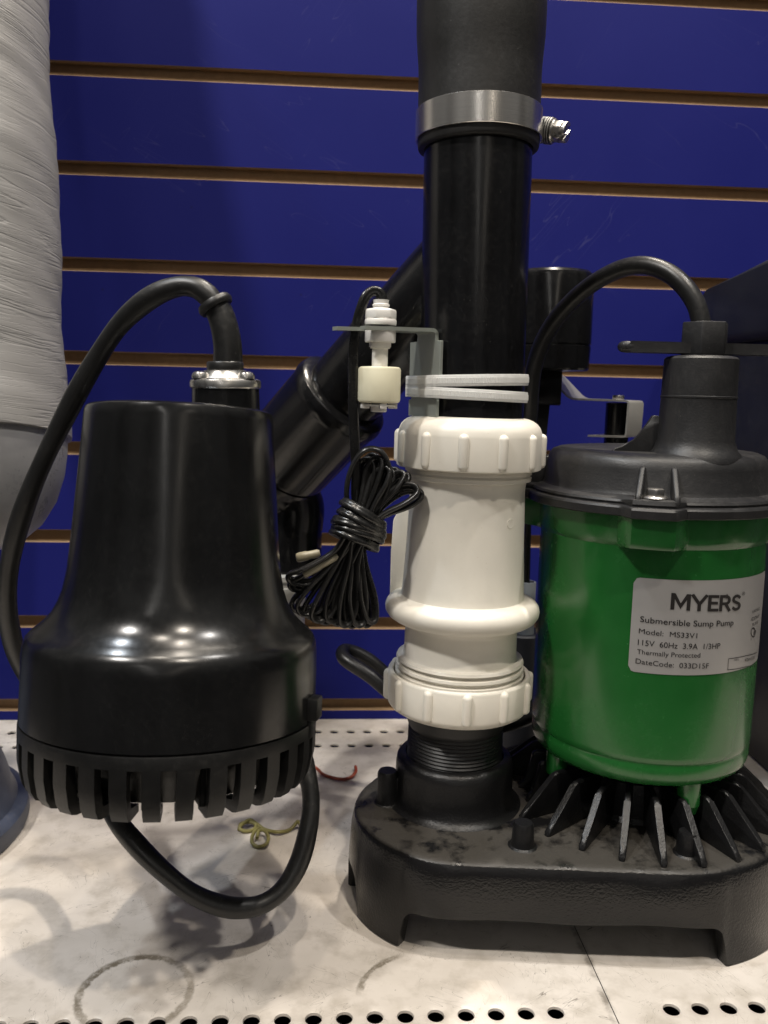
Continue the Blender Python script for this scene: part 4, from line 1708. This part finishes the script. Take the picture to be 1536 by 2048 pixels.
tube(bm, [at(*p) for p in sp], lambda t: nr_(29.5 - 3.5 * t), 10, 28)
obj('strain_relief', bm, M['cord'], neck, 50)
bm = bmesh.new()
c0, c1 = at(432, 612, .3462), at(420, 592, .3466)
lathe(bm, [(nr_(26), -.0012), (nr_(33), -.0012), (nr_(36), 0), (nr_(36), .0008), (nr_(33), .0022), (nr_(24), .0024)], frame(c0, c1 - c0), 40)
obj('relief_collar', bm, M['cord'], neck, 40)
cord = [(430, 608, .3463), (412, 588, .3468), (390, 575, .3475), (358, 573, .349), (318, 586, .351), (276, 614, .354), (236, 654, .357), (198, 710, .360), (160, 775, .362), (124, 845, .364), (90, 915, .366), (60, 985, .368), (36, 1055, .372), (21, 1120, .376), (15, 1185, .380), (18, 1245, .385), (32, 1305, .392), (62, 1365, .402), (110, 1430, .410), (160, 1490, .405)]
loop = [(195, 1560, .385), (215, 1608, .365), (240, 1650, .352), (280, 1697, .345), (325, 1741, .341), (375, 1781, .339), (425, 1806, .338), (475, 1816, .338), (525, 1808, .340), (567, 1777, .344), (598, 1725, .349), (616, 1660, .354), (622, 1600, .360), (614, 1545, .366), (598, 1490, .375), (570, 1430, .39)]
bm = bmesh.new()
rC = rad(21, at(276, 614, .354))
tube(bm, [at(*p) for p in cord + loop], lambda t: rC * (1 + .06 * sin(t * 60)), 9, 18)
obj('power_cord', bm, M['cord'], small, 60)

# ================================================================== PUMP BEHIND WITH A VERTICAL SWITCH
QY = .50
back = empty('switch_pump', at(1095, 1470, QY), 'black pump with capped round switch housing and bent steel bracket behind the check valve', 'pump')
rows = [(548, 1096, 60), (545, 1096, 78), (547, 1096, 86), (552, 1096, 91), (560, 1095.5, 93), (690, 1092, 90.5), (691, 1092, 88.5), (694, 1092, 88.5), (695, 1092, 90), (738, 1090, 87), (742, 1090, 84), (743, 1090, 40)]
MQ, PQ = pxprof(rows, QY)
bm = bmesh.new()
lathe(bm, [(0, PQ[0][1])] + PQ, MQ, 96)
obj('switch_housing', bm, M['pvc_black'], back, 30)
bm = bmesh.new()
pA, pB = at(1030, 740, QY + .005), at(1117, 811, QY + .005)
box(bm, T((pA.x + pB.x) / 2, QY + .01, (pA.z + pB.z) / 2), pB.x - pA.x, .022, pA.z - pB.z, .001)
a_ = [at(1045, 808, QY), at(1100, 808, QY), at(1078, 1015, QY), at(1050, 1015, QY)]
v0 = [bm.verts.new(p) for p in a_]
v1 = [bm.verts.new(p + Vector((0, .014, 0))) for p in a_]
bm.faces.new(v0)
bm.faces.new(v1)
for k in range(4):
    bm.faces.new([v0[k], v0[(k + 1) % 4], v1[(k + 1) % 4], v1[k]])
obj('rod_guide', bm, M['pvc_black'], back, 30)
bm = bmesh.new()
r1, r2 = at(1057, 1005, QY + .006), at(1052, 1200, QY + .006)
lathe(bm, [(.0021, 0), (.0021, (r2 - r1).length)], frame(r1, r2 - r1), 20)
obj('float_rod', bm, M['pvc_black'], back)
bm = bmesh.new()
g1, g2 = at(1055, 1163, QY + .006), at(1050, 1275, QY + .006)
lathe(bm, [(.0042, .004), (.0042, 0), (.0052, 0), (.0054, .0006), (.0054, (g2 - g1).length)], frame(g1, g2 - g1), 32, cap=False)
obj('guide_tube', bm, M['grey_tube'], back)
bm = bmesh.new()
d1 = at(1046, 1262, QY + .01)
lathe(bm, [(0, 0), (.0125, 0), (.0135, .001), (.0135, d1.z - .012), (.02, d1.z - .010), (.021, d1.z)], frame(d1, Vector((0, 0, -1))), 48)
obj('pump_body', bm, M['navy'], back, 30)
# steel bracket
bo = at(1258, 802, .478)
Mb = T(bo.x + .0074, bo.y + .009, 0) @ RZ(radians(-42))
k = depth(bo) / FPX / cos(radians(42))
X = lambda px: (px - 1258) * k
Zb = lambda py: at(1220, py, .478).z
rb = .0012
path = [(X(1090), Zb(716)), (X(1128), Zb(758)), (X(1156), Zb(792)), (X(1162), Zb(797)), (X(1168), Zb(799.5)), (X(1176), Zb(800)), (X(1253), Zb(801.5)), (X(1256.5), Zb(802.5)), (X(1258), Zb(806)), (X(1257), Zb(868)), (X(1256), Zb(872)), (X(1252), Zb(873.5)), (X(1196), Zb(875))]
bm = bmesh.new()
strip(bm, path, .022, .0011, Mb)
obj('bracket', bm, M['bent'], back, 50)
bm = bmesh.new()
pp = Mb @ Vector((X(1230), 0, 0))
lathe(bm, [(.0070, Zb(930)), (.0070, Zb(806)), (.005, Zb(805))], T(pp.x, pp.y, 0), 40)
obj('post', bm, M['pvc_black'], back)
bm = bmesh.new()
prism(bm, [(.0037 * cos(PI2 * q / 6), .0037 * sin(PI2 * q / 6)) for q in range(6)], T(pp.x, pp.y, Zb(800)), Zb(791) - Zb(800) + .0004, .0005)
obj('bolt', bm, M['steel'], back)

# ================================================================== LITTER ON THE SHELF
bm = bmesh.new()
rz = .0011
pts = [floor_at(x, y, rz + dz) for x, y, dz in ((628, 1533, 0), (637, 1540, 0), (645, 1548, .0006), (660, 1554, 0), (678, 1558, .0008), (695, 1557, 0), (706, 1551, .0012), (712, 1542, .002), (711, 1533, .001))]
tube(bm, pts, .0010, 8, 10)
tag(obj('rubber_band', bm, M['red'], None, 60), 'broken red rubber band lying on the white shelf between the pumps', 'rubber band')
bm = bmesh.new()
pts = [floor_at(x, y, rz + dz) for x, y, dz in ((478, 1660, 0), (482, 1648, .001), (500, 1644, .002), (512, 1650, .001), (505, 1660, 0), (488, 1662, .0005), (480, 1654, .002), (498, 1640, .003), (512, 1647, .001), (530, 1659, 0), (556, 1664, .001), (580, 1659, 0), (596, 1643, .003), (603, 1655, .001), (614, 1648, .0))]
tube(bm, pts, .0010, 8, 8)
pts = [floor_at(x, y, rz + dz) for x, y, dz in ((516, 1656, .002), (506, 1668, .002), (504, 1684, .001), (514, 1693, 0), (530, 1690, .001), (537, 1676, .002), (530, 1662, .003), (518, 1662, .002), (514, 1676, .001))]
tube(bm, pts, .0010, 8, 8)
tag(obj('rubber_strand', bm, M['olive'], None, 60), 'curled yellow green rubber strand on the white shelf beneath the black bell pump', 'rubber strand')
